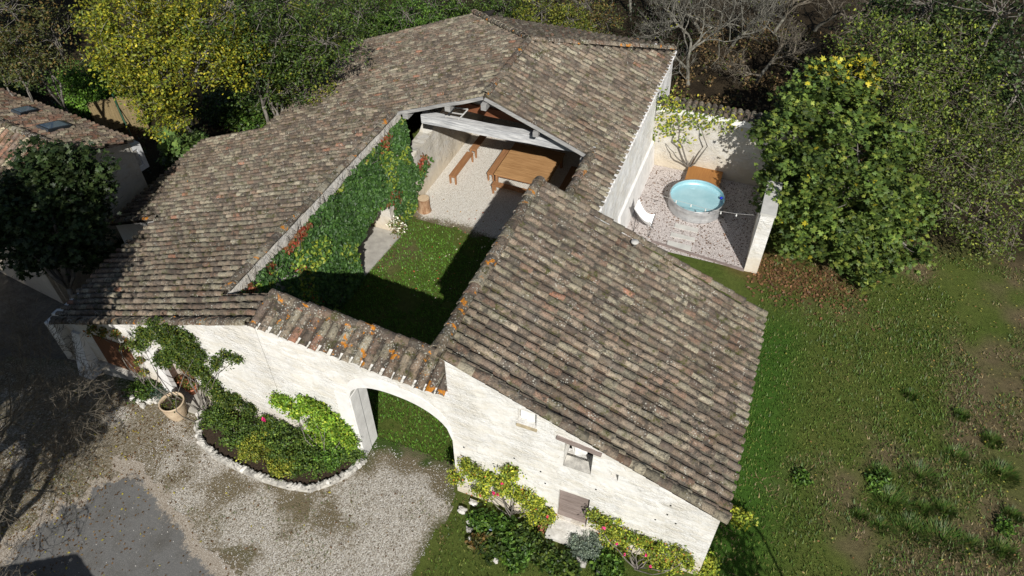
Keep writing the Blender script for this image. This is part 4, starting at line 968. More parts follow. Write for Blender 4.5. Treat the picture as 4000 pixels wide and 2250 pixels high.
wall_plant('wisteria','leafy green climber spreading across the left front wall above the pots','climbing plant',[(640,1270,.45),(700,1290,.55),(740,1330,.5),(690,1340,.5),(660,1390,.3),(750,1390,.34),(790,1430,.28),(835,1480,.28),(865,1525,.26),(900,1540,.26),(930,1550,.26),(780,1370,.3),(860,1400,.10),(895,1375,.07),(930,1390,.06),(580,1300,.28),(890,1590,.2),(560,1330,.2),(985,1585,.2)],330,62,.16,.075,GRN+YG[:2],[3,4,2,3,1,1],depth=.34,stembase=(-13.9,9.2,0))
wall_plant('vine','bright lime-green vine left of the arch','climbing plant',[(1215,1570,.34),(1265,1590,.42),(1310,1640,.45),(1260,1650,.38),(1350,1680,.36),(1300,1710,.34),(1380,1700,.24),(1240,1700,.2),(1130,1560,.15),(1170,1590,.14),(1090,1540,.12)],260,60,.15,.085,[(.15,.28,.03),(.22,.34,.035),(.10,.20,.025),(.34,.40,.05)],[4,3,2,1.5],depth=.3,stembase=(-9.6,9.2,0))
wall_plant('creeper','small autumn-tinted creeper over the wide brown shutter','climbing plant',[(375,1278,.14),(410,1285,.16),(460,1295,.14),(510,1330,.16),(560,1400,.16),(575,1440,.14)],42,26,.12,.08,[(.30,.12,.03),(.30,.24,.04),(.07,.10,.025),(.12,.14,.03)],[1,1,3,2],depth=.25,stembase=(-16.4,9.3,-.1))
# shrub bed: several rose shrubs
def shrub(name,label,u,v,r,h,ncl,nleaf,size,pal,wt=None,fl=0,flc=(.75,.03,.25),group=None,z0=None,cr=.14,shape='diamond',twig=True,cat='shrub',rx=None,z=0.0):
    c=at(u,v,z+h*.5); z0=float(gz(c[0],c[1])) if z0 is None else z0
    o=thing(name,(c[0],c[1],z0),label,cat,group); rx=rx or r
    P,tn,cc=clumps([((c[0],c[1],z0+h*.5),(rx,r,h*.55))],ncl,nleaf,cr,shell=.35); k=P[:,2]>z0+.03; P=P[k];tn=tn[k]
    P=P[~((P[:,1]>9.56)&(P[:,1]<10.3)&(P[:,0]>-18)&(P[:,0]<1.6))] if abs(c[1]-9.2)<1.2 else P; tn=tn[:len(P)]
    mb=MB(); leaves(mb,P,size,pal,shape,wt,tone=tn,up=.5); mb.build('foliage',M['leaf'],o,col=True)
    if twig:
        tb=MB()
        for i in rg.permutation(len(cc))[:18]: tb.tube(limb_path((c[0],c[1],z0),cc[i],.1,4),np.linspace(.018,.005,4),4,False)
        tb.build('stems',M['twig'],o)
    for _ in range(fl):
        p=cc[rg.integers(len(cc))]+np.array([0,-.1,.14]); mb=MB(); q=p+rg.normal(size=(14,3))*.03; leaves(mb,q,.075,[flc],'oval'); mb.build('flower',M['leaf'],o,col=True)
    return o
sg='rose shrubs in the stone-edged bed'
for (u,v,r,h,pal,fl,lb) in ((850,1640,.42,.55,GRN,0,'low green shrub at the left end of the shrub bed, next to the clay pot'),
  (930,1690,.48,.6,GRN,0,'dark green shrub second from the left in the shrub bed'),
  (1010,1740,.50,.6,YG,0,'yellow-green shrub against the middle of the stone border'),
  (1050,1690,.45,.62,GRN,1,'green rose shrub with one pink bloom near the wall'),
  (1130,1745,.52,.6,GRN,0,'bushy green rose in the middle of the bed front'),
  (1110,1810,.42,.45,YG,0,'lime-tinged low growth at the front curve of the bed'),
  (1220,1800,.52,.55,GRN,0,'green rose shrub at the deepest curve of the border'),
  (1300,1770,.48,.6,BRG,1,'green rose with a pink bloom at the right end of the bed'),
  (1375,1770,.36,.5,GRN,0,'small green shrub at the foot of the arch jamb'),
  (1180,1680,.40,.55,GRN,0,'green shrub close to the wall under the vine')):
    shrub('rose_shrub',lb,u,v,r*1.2,h*rnd.uniform(.7,1.2),78,42,.068,[tuple(min(.5,c*1.55) for c in p) for p in pal],fl=fl,group=sg,z0=.09)
shrub('golden_shrub','small bright yellow-green shrub against the wall behind the bed',1062,1630,.26,.6,30,40,.07,[(.42,.44,.04),(.30,.36,.04)],z0=.09)
shrub('border_plants','dark leafy plants in the shaded bed left of the ledge',560,1520,.5,.35,50,40,.09,GRN+BRG,z0=float(gz(-17,9)),rx=.6)
shrub('border_plants','blue-green clump of fine leaves beside the stone row',620,1535,.3,.4,26,40,.06,[(.07,.12,.10),(.05,.09,.07)],z0=-.1)
shrub('lavender_bush','silvery grey-green lavender bush in front of the plank door',2290,2120,.48,.5,120,60,.045,[(.17,.22,.19),(.24,.29,.25),(.11,.15,.13)],z0=0,cr=.10,shape='diamond')
fb_='leafy plants in the stone-edged flower bed'
for (u,v,r,h,pal,lb) in ((1880,2035,.34,.28,BRG,'broad-leaved green plant near the arch end of the flower bed'),
  (1960,2070,.42,.3,BRG,'broad-leaved green plant beside the pale blue plant label'),
  (2060,2090,.40,.28,GRN,'dark green plant left of the terracotta brick'),
  (1930,2140,.38,.28,GRN,'green leafy plant at the front left of the flower bed'),
  (2020,2170,.42,.25,BRG,'bright green plant by the white stones of the flower bed'),
  (2130,2170,.36,.22,GRN,'low green plant at the right of the flower bed'),
  (2200,2215,.40,.22,GRN,'low green plant along the bottom edge near the lavender'),
  (2370,2210,.40,.3,BRG,'light green plant between lavender and corner rose'),
  (1885,2110,.3,.22,OLV,'yellowing plant beside the upright stones')):
    shrub('bed_plant',lb,u,v,r,h,40,26,.12,pal,group=fb_,z0=0,shape='oval',twig=False,cat='plant')
shrub('corner_vine','yellow-green straggly vine on the lawn at the outbuilding corner',2900,2020,.3,.35,22,26,.10,ROSE[:3],z0=0,cat='vine')
shrub('corner_vine','yellow-green vine tangle at the bottom right of the outbuilding',2760,2215,.34,.5,40,30,.09,ROSE[:3],z0=0,cat='vine')
for i,(u,v,r,lb) in enumerate(((1805,1995,.17,'largest grey boulder at the arch end of the flower bed'),(1835,2040,.11,'small pale stone below the large grey boulder'),(1832,2070,.12,'pale stone on the left edge of the flower bed'),(1842,2110,.11,'pale stone at the lower left edge of the flower bed'),(2045,2168,.16,'white stone at the front of the flower bed'),(2068,2150,.10,'small stone right of the front white stone'),(1935,2190,.10,'flat stone at the bottom edge of the flower bed'),(2270,2200,.18,'big white stone in front of the lavender'),(2340,2240,.12,'pale stone at the bottom edge near the corner rose'),(1850,1965,.15,'rough stone lying against the wall foot'))):
    p=at(u,v,.05); rock(p+[0,0,.02],(r,r*.75,r*.6),'stone',M['stone'] if i%3 else M['stonew'],lb,'stone','stones edging the flower bed',seed=300+i)
br=thing('hollow_brick',at(2120,2062,.05),'terracotta hollow brick lying by the door step','brick')
p=at(2120,2062,.06); mb=MB(); mb.box((p[0]-.13,p[1]-.12,0),(p[0]+.13,p[1]+.10,.14)); mb.build('brick_body',M['terra'],br)
mb=MB()
for i in range(3):
    for j in range(2): mb.box((p[0]-.105+i*.075,p[1]-.09+j*.09,.1402),(p[0]-.055+i*.075,p[1]-.03+j*.09,.143))
mb.build('holes',M['soil'],br)
p=at(1922,2062,.25); mb=MB(); mb.box((p[0]-.05,p[1]-.01,.1),(p[0]+.05,p[1]+.01,.30),np.array([[1,0,0],[0,.6,-.8],[0,.8,.6]])); mb.box((p[0]-.01,p[1]+.02,0),(p[0]+.01,p[1]+.035,.2)); tag(mb.build('plant_label',M['label']),'pale blue plant label among the flower bed leaves','plant label')

# ---------------------------------------------------------------- ivy on the courtyard wall
iv=thing('ivy',(-12.5,16,0),'dense green ivy covering the courtyard wall, reddening at the top','ivy')
n=23000; t_=rg.uniform(10.8,24.2,n); z_=rg.uniform(0.05,4.2,n)
top=4.3-.28*fbm(t_,t_*0,1.3,71)+(.1*smooth(t_,19,21))
top=np.where(t_>21.4,np.maximum(0.4,2.1-.45*(t_-21.4)+1.0*(vnoise(t_,t_*0,2.0,72)-.5)),top)
bot=np.where((t_>16.5)&(t_<19.35),1.9-.5*vnoise(t_,t_*0,3,73),0.0)
bot=np.where((t_>21.2),.5+.5*vnoise(t_,t_*0,3,74)+.35*(t_-21.2),bot)
k=(z_<top)&(z_>bot); 
dens=fbm(t_,z_,1.1,75); k&=(dens>.30)|(rg.random(n)<.3); k&=(t_<21.4)|(rg.random(n)<.75)
t_,z_,top=t_[k],z_[k],top[k]; bulge=.10+.22*fbm(t_,z_,.9,76)
x_=-12.52-.33*z_/4.4+bulge*rg.uniform(.5,1.0,len(t_))
P=np.stack([x_,t_,z_],1); 
pat=fbm(t_,z_,.8,77); tone=.65+.8*fbm(t_,z_*.5,1.6,78)
mb=MB(); IV=[(.04,.095,.024),(.06,.13,.03),(.03,.07,.02)]; IY=[(.17,.24,.035),(.24,.28,.04),(.13,.20,.03)]; IR=[(.26,.05,.03),(.20,.08,.035),(.14,.08,.04)]
red=(z_>top-.30)&(rg.random(len(t_))<.9*smooth(fbm(t_,t_*0,.9,81),.5,.68))|(pat>.70)&(rg.random(len(t_))<.3); yel=(~red)&(fbm(t_,z_,.7,79)>.57)&(rg.random(len(t_))<.45); gn=~(red|yel)
nr=lambda m:np.tile([.8,-.25,.35],(m.sum(),1))
leaves(mb,P[gn],.155,IV,'oval',nrm=nr(gn),up=.7,tone=tone[gn]); leaves(mb,P[yel],.15,IY,'oval',nrm=nr(yel),up=.7,tone=tone[yel]); leaves(mb,P[red],.14,IR,'oval',nrm=nr(red),up=.7,tone=tone[red])
mb.build('foliage',M['leaf'],iv,col=True)
mb=MB()
for _ in range(170):
    a=rg.uniform(10.9,21.3); zt=rg.uniform(4.1,4.4); z0=zt-rg.uniform(.3,.8); mb.tube(limb_path((-12.83+.02,a+rg.normal()*.1,z0),(-12.87+.02,a+rg.normal()*.2,zt),.2,4),[.012,.009,.006,.004],3,False)
for _ in range(30):
    a=rg.uniform(11,16.0); mb.tube(limb_path((-12.5,a,0),(-12.66,a+rg.normal()*.2,rg.uniform(1.5,3)),.02,6),np.linspace(.035,.01,6),5,False)
mb.build('stems',M['bark'],iv,smooth=True)
shrub('white_flower_plant','straggly plant with white blossoms at the ivy doorway',1550,885,.30,.8,34,20,.09,[(.8,.8,.76),(.10,.15,.03),(.16,.10,.05),(.8,.8,.76)],[1.2,2,1.5,.3],cat='flowering plant',z0=0)
# creeper on pool court walls
cr=thing('wall_creeper',(-4.0,27.7,0),'thin leafy creeper with bare stems on the court wall corner','climbing plant')
mb=MB(); P=[]
for u,v,k_,sp in ((2610,400,150,.35),(2630,450,170,.4),(2700,455,90,.3),(2760,470,110,.3),(2690,500,50,.3),(2650,540,40,.3),(2600,500,60,.25),(2840,480,90,.3)):
    c=atT(u,v,27.72); P.append(c+rg.normal(size=(k_,3))*[sp,.05,sp])
for u,v,k_,sp in ((2625,380,60,.25),(2590,560,45,.22),(2545,590,26,.15),(2500,700,40,.2),(2480,760,50,.22),(2460,810,40,.2),(2430,860,26,.15),(2510,680,20,.15)):
    c=atS(u,v,-4.05); P.append(c+rg.normal(size=(k_,3))*[.04,sp,sp])
P=np.concatenate(P); P[:,1]=np.minimum(P[:,1],27.74); leaves(mb,P,.13,[(.26,.32,.04),(.15,.22,.03),(.38,.36,.05),(.09,.14,.03)],'oval',nrm=np.tile([.3,-.7,.4],(len(P),1)),up=.5); mb.build('foliage',M['leaf'],cr,col=True)
mb=MB(); q0=atT(2690,655,27.7)
for u,v in ((2600,560),(2630,470),(2720,480),(2650,430),(2780,470),(2590,400)): mb.tube(limb_path(q0,atT(u,v,27.74),.18,8),np.linspace(.045,.012,8),5,False)
q1=atS(2600,560,-4.05)
for u,v in ((2500,700),(2440,850),(2560,520),(2620,420)): mb.tube(limb_path(q1,atS(u,v,-4.06),.06,8),np.linspace(.025,.01,8),4,False)
mb.build('stems',M['bark'],cr,smooth=True)

# ---------------------------------------------------------------- trees around
def B(u,v,z,r,rz=None): return (at(u,v,z),(r,r,rz or r*.8))
# big fig on the right
fg=[B(3100,520,3.6,1.5),B(3250,430,4.2,1.6),B(3350,600,3.8,1.7),B(3160,720,3.0,1.6),B(3300,780,3.0,1.6),B(3450,740,2.8,1.4),B(3080,640,2.8,1.1),B(3180,900,1.9,1.25),B(3340,930,1.8,1.35),B(3450,900,1.7,1.0),B(3210,330,4.4,1.1),B(3060,830,2.0,.8),B(3010,720,2.4,.6),B(3540,960,1.4,.9),B(3400,1040,.9,.9),B(3560,820,2.4,.9),B(3480,560,3.8,1.0),B(3130,400,4.2,.8)]
tree('fig_tree','big round fig tree with broad lobed leaves right of the gravel court','tree',(at(3260,960,0)[0],at(3260,960,0)[1]+.5,0),fg,760,34,.36,.185,FIG+[(.36,.32,.03)],[4,3,3,1.5,.10],'fig',tr=.16,up=.75,twigs=60)
mb_=[B(3330,290,5.0,.9),B(3250,300,5.2,.6),B(3380,340,5.0,.5)]
tree('fig_sapling','yellowing fig branches rising above the top of the big fig tree','tree',(at(3330,330,0)[0],at(3330,330,0)[1],0),mb_,50,18,.4,.21,[(.38,.33,.03),(.30,.30,.035),(.08,.13,.03)],[1.6,1.5,3.0],'fig',tr=.07,up=.6)
# airy small-leaved trees to the right
rgp='airy thin-leaved trees on the right'
tree('thicket_tree','sparse small-leaved tree with grey twigs behind the fig tree','tree',at(3560,700,0),[B(3500,330,4.8,2.0),B(3620,250,5.2,2.0),B(3700,400,4.4,2.0),B(3560,500,4,1.6),B(3420,180,5.6,1.6),B(3760,180,5.6,1.5)],380,30,.5,.115,[(.09,.14,.027),(.14,.19,.032),(.24,.28,.045),(.06,.095,.022)],[3,3,1.4,2],'oval',tr=.12,bark='twig',twigs=700,group=rgp)
tree('thicket_tree','greyish twiggy tree at the right edge above the lawn','tree',at(3850,950,0),[B(3750,620,3.4,1.9),B(3880,560,3.6,1.8),B(3700,800,2.4,1.5),B(3850,830,2.4,1.6),B(3960,700,3,1.6),B(3620,720,2.8,1.2),B(3960,950,1.6,1.0)],340,26,.5,.11,[(.075,.115,.026),(.12,.155,.033),(.18,.21,.04)],[3,3,1],'oval',tr=.10,bark='twig',twigs=700,group=rgp)
# dark wood behind on the right
wg='dark trees at the top right corner'
for i,(u,v,z,r,lb) in enumerate(((3900,60,7,2.6,'dark evergreen tree in the top right corner'),(3980,330,5,2.2,'dark tree on the right edge below the corner tree'),(3620,30,6,2.0,'dark green tree at the top edge left of the corner tree'))):
    b=at(u,v,z); tree('dark_tree',lb,'tree',(b[0],b[1],0),[(b,(r,r,r*1.1)),(b+[1.2,.6,-1.6],(r*.8,r*.8,r)),(b+[-1,.8,-2],(r*.8,r*.8,r))],170,24,.6,.2,DKG,None,'diamond',tr=.16,group=wg)
# bare lichen trees behind the barn's right
bgp='bare lichen-covered trees behind the court wall'
for i,(u,v,h,ln,sd,lb) in enumerate(((2690,330,9,(-.1,.1,0),5,'bare lichen-white tree just behind the court wall'),(2740,130,9,(-.15,0,0),8,'bare tree with forked pale trunk behind the barn corner'),(2850,190,8,(.1,0,0),13,'bare grey tree in the middle of the leafless trees'),(3020,140,8,(.05,.1,0),21,'bare twiggy tree left of the fig tree'),(2580,110,8,(0,0,0),34,'bare tree rising behind the barn roof corner'),(3180,120,8,(.1,0,0),55,'bare tree at the top edge above the fig tree'),(2460,60,8,(0,.1,0),77,'bare tree behind the middle of the barn hip'),(2950,330,6,(.1,-.1,0),81,'short bare tree right of the lichen-white tree'))):
    b=at(u,v,0); bare_tree('bare_tree',lb,(b[0],b[1]+ .0,0),h*.8,.62,ln,tr=.11,depth=6,bark='birch',seed=sd,group=bgp,mat_l='twig' if i%2 else 'birch',leaf=(120,.11,YG,None))
# brown undergrowth behind
ug=MB()
n=14000; xx=rg.uniform(-4.5,5.5,n); yy=rg.uniform(28.6,44,n); k=fbm(xx,yy,.8,91)>.42; xx,yy=xx[k],yy[k]; P=np.stack([xx,yy,rg.uniform(.02,.55,len(xx))*fbm(xx,yy,.6,92)*1.6],1)
leaves(ug,P,.16,[(.15,.095,.045),(.10,.07,.04),(.07,.08,.025),(.20,.14,.07)],[3,3,2,1] and 'diamond',None); o=ug.build('undergrowth',M['leaf'],None,col=True); tag(o,'brown brambles and dry scrub on the woodland floor','undergrowth',kind='stuff')
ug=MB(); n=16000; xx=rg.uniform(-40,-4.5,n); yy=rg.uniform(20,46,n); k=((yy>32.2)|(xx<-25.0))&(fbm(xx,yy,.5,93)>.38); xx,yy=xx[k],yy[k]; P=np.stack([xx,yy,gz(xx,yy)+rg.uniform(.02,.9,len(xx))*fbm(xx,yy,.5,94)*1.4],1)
leaves(ug,P,.18,[(.025,.045,.012),(.045,.075,.018),(.05,.042,.02),(.018,.03,.01)],'diamond',None); o=ug.build('ground_cover',M['leaf'],None,col=True); tag(o,'low green ground cover under the wood on the left','undergrowth',kind='stuff')  # palette darkened so the gaps between the crowns look shaded
# yellow tree
yt=[B(430,90,6.5,1.2),B(490,40,7,1.3),B(450,190,6,1.2),B(560,110,6.5,1.6),B(640,40,7,1.6),B(390,30,6.5,.8),B(600,230,5.6,1.4),B(700,140,6.2,1.3),B(520,290,4.8,1.1),B(440,270,5,.8),B(560,350,4,1.3),B(640,330,4.6,1.2),B(620,430,3.0,1.2),B(690,430,2.6,.9),B(560,430,3,.7),B(780,230,5.5,1.3),B(860,150,6,1.4),B(930,220,5.2,1.1),B(900,300,4.3,.9),B(820,90,6.6,1.3)]
base=at(742,500,-2.0)
tree('yellow_tree','broad golden-yellow tree with pale forked trunk at upper left','tree',base,yt,620,44,.36,.115,YEL,[1.2,3,3.6,3.2],'oval',tr=.24,bark='birch',twigs=250,up=.5,fork=.35,top=at(745,330,2.5))
shrub('green_shrub','rounded bright green bush behind the cottage roof',365,345,1.9,2.6,210,40,.17,[(.10,.21,.03),(.14,.26,.035),(.06,.12,.02)],z0=-2,cr=.4,rx=2.1,z=-2)
shrub('fig_bush','fig bush with pale green lobed leaves at the barn eave',700,560,1.15,2.2,100,12,.34,[(.10,.17,.05),(.14,.21,.06),(.07,.12,.035)],z0=-2,cr=.3,shape='fig',z=-1.6)
shrub('green_shrub','dark bush at the far left edge beyond the cottage',60,300,1.6,2.4,90,26,.2,DKG,z0=-2,cr=.4,z=-2)
fgp='trees in the wood behind the barn'
FT=[(40,40,6.0,1.90,'OLG','olive tree in the top left corner'),(-10,180,5.0,1.20,'OLG','dull tree cut by the left edge below the top left corner tree'),
 (900,20,7.0,2.20,'GRN','green tree at the top edge right of the yellow tree'),(1010,120,5.5,1.90,'GRN','green tree right of the yellow tree crown'),(1100,30,6.5,2.20,'GRN','green tree top edge, left of the barn hip'),(1100,230,4.0,1.60,'YG','yellow-green tree above the long roof eave'),(1020,270,4.0,1.40,'GRN','green tree behind the yellow tree branch'),(1155,120,2.2,1.70,'YG','yellowish tree beside the long roof corner'),(1235,20,2.2,1.90,'GRN','dark green tree at the top edge over the roof corner'),
 (1150,330,1.0,1.20,'YG','low yellow-green tree pressed against the roof eave'),(1400,60,2.2,1.72,'GRN','green tree just behind the roof corner'),(1480,20,2.2,1.72,'BRG','light green tree behind the left hip'),(1590,60,2.2,1.49,'BRG','bright green tree behind the hip ridge'),(1690,10,2.2,1.49,'BRG','bright green tree at the top edge, left of the roof peak'),(1790,0,2.2,1.38,'GRN','green tree at the top edge beside the roof peak'),
 (2120,40,2.2,1.38,'YG','yellow-green tree behind the right hip'),(2230,90,2.2,1.03,'YG','small yellow-green tree close behind the right hip'),(1980,0,2.2,1.15,'GRN','green tree at the top edge right of the roof peak'),(2290,20,2.2,1.38,'OLV','dull green tree among the first bare trees')]
PAL=dict(OLG=[(.06,.075,.022),(.09,.10,.03),(.13,.09,.03),(.05,.06,.02)],GRN=GRN,YG=YG,OLV=OLV,BRG=BRG)
for (u,v,z,r,pn,lb) in FT:
    b=at(u,v,z); g0_=float(gz(b[0],b[1])); tree('woodland_tree',lb,'tree',(b[0],b[1]+.3,g0_),[(b,(r,r,r*.85)),(b+[r*.6,r*.3,-r*.7],(r*.8,r*.8,r*.7)),(b+[-r*.6,.2,-r*.8],(r*.75,r*.75,r*.7))],int(80*r),34,.36,.125,PAL[pn],None,'diamond',tr=.1,twigs=40,group=fgp)
shrub('green_shrub','fresh green shrubs in the gap between yellow tree and long roof',1000,440,1.5,1.6,120,30,.2,BRG+GRN,z0=-2,cr=.35,rx=1.8,z=-2)
shrub('green_shrub','mid-green shrub under the pale horizontal branch',860,420,1.2,1.6,80,26,.18,GRN,z0=-2,cr=.35,rx=1.4,z=-2)
# left side plants
lt=[B(130,800,3.4,1.3),B(260,760,3.2,1.1),B(230,900,2.6,1.4),B(310,830,2.6,.9),B(80,900,2.6,1.2),B(340,670,3.8,.9),B(190,690,4.0,1.1),B(60,780,3.6,1.1),B(390,720,3.2,.5),B(160,620,4.6,.7),B(270,610,4.4,.5),B(300,960,1.4,1.0),B(150,960,1.6,1.0)]
tree('shaded_fig','wide dark fig tree standing in shade in front of the cottage','tree',(-21.6,10.6,-1.9),lt,640,26,.38,.19,[(.018,.036,.012),(.028,.05,.016),(.04,.062,.02)],None,'fig',tr=.14,up=.6)  # leaf palette darkened: part of the crown's shade is in its colour
og=thing('ornamental_grass',at(400,1000,-1.5),'long arching grass clump below the shaded fig tree','grass')
mb=MB()
for u,v in ((330,980),(420,1010),(480,960)):
    c=at(u,v,-1.5); c[2]=float(gz(c[0],c[1]))
    for _ in range(260):
        a=rg.uniform(0,6.28); L=rg.uniform(.6,1.1); d=np.array([math.cos(a),math.sin(a),0]); P=[c+d*.08+[0,0,0],c+d*L*.35+[0,0,L*.7],c+d*L*.8+[0,0,L*.85],c+d*L*1.15+[0,0,L*.55]]
        mb.tube(P,[.010,.009,.006,.002],3,False,(.06,.09,.03))
mb.build('blades',M['leaf'],og,col=True)
# bare tree reaching in from the left
b=at(-260,1700,0); bare_tree('bare_tree','bare pale-twigged tree reaching in from the left edge over the drive','',0,0) if False else None
b=np.array([-17.7,3.3,0]); bare_tree('bare_tree','bare pale-twigged tree reaching in from the left edge over the drive',b,5.6,.5,(.62,.22,0),tr=.06,depth=7,bark='twig',seed=3,nch=(2,4))
b=np.array([-19.2,4.9,0]); bare_tree('bare_tree','second bare tree at the left edge, its twigs crossing the dark drive',b,6.0,.5,(.75,.10,0),tr=.06,depth=7,bark='twig',seed=9,nch=(2,4))
# tall evergreens on the near side, out of view, that throw the left-hand shade
def shade_tree(lb,x,y,zs,r,n=260,nl=30):
    bl=[((x+rg.normal()*.6,y+rg.normal()*.5,z),(r,r,1.5)) for z in zs]
    tree('evergreen_tree',lb,'tree',(x,y,0),bl,n,nl,.7,.34,DKG,None,'diamond',tr=.25,offframe=True)
SH=[(-37,17.5,(8,10,12),2.6),(-40.5,20.5,(7,9,12),2.8),(-15.4,1.2,(7.8,9,10.2,11.2),2.0),(-19.3,3.4,(6.3,7.6,9,10.2),2.2),(-17.8,-1.8,(8,10,12),2.0)]
for i,(x,y,zs,r) in enumerate(SH):
    shade_tree(['evergreen on the far side of the cottage, second in the row','evergreen on the far side of the cottage, farthest out','tall evergreen beside the farmhouse gable left of the drive','tall evergreen behind the bare trees at the left edge','slender evergreen behind the farmhouse gable'][i],x,y,zs,r)
tree('evergreen_tree','leaning evergreen over the farmhouse gable, shading the left end of the drive','tree',(-15.2,-1.8,0),[((-12.9,-1.3,8.3),(1.3,1.2,1.0)),((-13.9,-1.1,7.2),(1.3,1.1,.9)),((-14.5,-.9,8.8),(1.3,1.2,1))],150,26,.5,.26,DKG,None,'diamond',tr=.2,offframe=True)
# house behind the viewpoint whose gable shades the drive corner
nh=thing('farmhouse',(-11.6,-3,0),'tiled farmhouse gable just in front of the drive, below the view','house')
hx=-11.7; hw=2.6
mb=MB(); mb.box((hx-hw,-6,-.3),(hx+hw,-1.0,3.0)); mb.add([(hx-hw,-1.0,3.001),(hx+hw,-1.0,3.001),(hx,-1.0,4.0),(hx-hw,-6,3.001),(hx+hw,-6,3.001),(hx,-6,4.0)],[[[0,1,2],[5,4,3]]]); mb.build('wall',M['wall'],nh)
rows=[]; y=-6
while y<-.75:
    rows.append(((hx-hw-.3,y,2.95),(hx,y,4.1),np.array([-.38,0,.92]),(0,1,0))); rows.append(((hx+hw+.3,y,2.95),(hx,y,4.1),np.array([.38,0,.92]),(0,1,0))); y+=PT
tiles(rows,PT,M['tile'],nh)
plane_slab([(hx-hw-.3,-6,2.93),(hx,-6,4.08),(hx,-.9,4.08),(hx-hw-.3,-.9,2.93)],None,.08,'roof_boards',M['deck'],nh)
plane_slab([(hx,-6,4.08),(hx+hw+.3,-6,2.93),(hx+hw+.3,-.9,2.93),(hx,-.9,4.08)],None,.08,'roof_boards',M['deck'],nh)
# young conifer out of view: its tip shades the lawn at the bottom
tree('conifer','slim young conifer in front of the outbuilding, below the view','tree',(5.6,4.6,0),[((5.6,4.6,z),(1.0-.11*z,1.0-.11*z,.8)) for z in (1,2,3,4,5,6,7)],170,30,.35,.16,DKG,None,'diamond',tr=.12,offframe=True)

# ---------------------------------------------------------------- grass, tufts, litter
def scatter(n,x0,x1,y0,y1,f):
    x=rg.uniform(x0,x1,n); y=rg.uniform(y0,y1,n); k=f(x,y); x,y=x[k],y[k]
    u,v,a=proj(np.stack([x,y,gz(x,y)],1)); k=(u>-80)&(u<4080)&(v>-80)&(v<2330); return x[k],y[k]
def blades(mb,x,y,h,pal,wt=None,wid=1.0,lean=.5,z0=.0):
    n=len(x); P=np.stack([x,y,gz(x,y)+z0],1); a=rg.uniform(0,6.28,n); d=np.stack([np.cos(a),np.sin(a),0*a],1); e=np.stack([-np.sin(a),np.cos(a),0*a],1)
    hh=h*rg.uniform(.5,1.3,n)[:,None]; w_=.018*wid; V=np.stack([P-e*w_,P+e*w_,P+d*hh*lean*rg.uniform(.3,1.6,n)[:,None]+np.array([0,0,1])*hh],1)
    F=(np.arange(n)*3)[:,None]+np.array([[0,1,2]]); pal=np.array(pal); c=pal[rg.choice(len(pal),n,p=None if wt is None else np.array(wt)/sum(wt))]*rg.uniform(.7,1.3,(n,1)); mb.add(V.reshape(-1,3),[F],np.repeat(c,3,0))
lawn_ok=lambda x,y:((x>1.75)|((y<9.3)&(x>-5.2)&(rg.random(len(x))<.7)))&~((x<1.75)&(y>9.3)&(y<22))&(fbm(x,y,.5,101)+.25*(1-smooth(x,2,5))>.38)
x,y=scatter(90000,-5.2,17,6.5,26,lambda x,y:lawn_ok(x,y)&~((x<1.6)&(y>9)))
dryk=fbm(x,y,.42,4)+.10*smooth(x,3,9)+.1*smooth(-y,-15,-9)*smooth(x,2.5,6)-.12*smooth(-x,-3.2,-1.5)+.12*rg.normal(size=len(x))>.60
mb=MB(); GB=[(.075,.135,.024),(.11,.175,.035),(.05,.09,.02),(.15,.17,.05)]; DB=[(.19,.145,.08),(.14,.12,.055),(.07,.11,.025),(.24,.19,.11)]
blades(mb,x[~dryk],y[~dryk],.085,GB); k2=dryk&(rg.random(len(x))<.7); blades(mb,x[k2],y[k2],.07,DB,lean=1.3)
x,y=scatter(30000,3.5,16,9,22,lambda x,y:(fbm(x,y,.9,131)>.50)&(fbm(x,y,.3,132)+.03*(x-6)>.42)); blades(mb,x,y,.11,[(.07,.135,.025),(.10,.17,.035),(.05,.09,.02),(.14,.13,.05)],wid=.8,lean=.9)
o=mb.build('lawn_grass',M['leaf'],None,col=True); tag(o,'short patchy autumn grass of the right-hand lawn','grass',kind='stuff')
x,y=scatter(36000,-12.4,-5.4,10.3,20.9,lambda x,y:(rg.random(len(x))>smooth(y,19.4,20.9))&(fbm(x,y,1.2,103)>.3))
mb=MB(); blades(mb,x,y,.07,[(.08,.20,.02),(.12,.26,.035),(.06,.13,.02)]); o=mb.build('courtyard_grass',M['leaf'],None,col=True); tag(o,'bright green courtyard grass inside the gate','grass',kind='stuff')
x,y=scatter(26000,-19.5,-5.0,2,10.4,lambda x,y:(fbm(x,y,.9,105)>.60)&~((road_mask(x,y)>.2)&(rg.random(len(x))<.85))&(y<9.5))
mb=MB(); blades(mb,x,y,.05,[(.09,.12,.03),(.14,.12,.05),(.05,.085,.02),(.22,.17,.08)],lean=1.1); o=mb.build('drive_weeds',M['leaf'],None,col=True); tag(o,'thin weeds and dry grass growing through the drive gravel','weeds',kind='stuff')
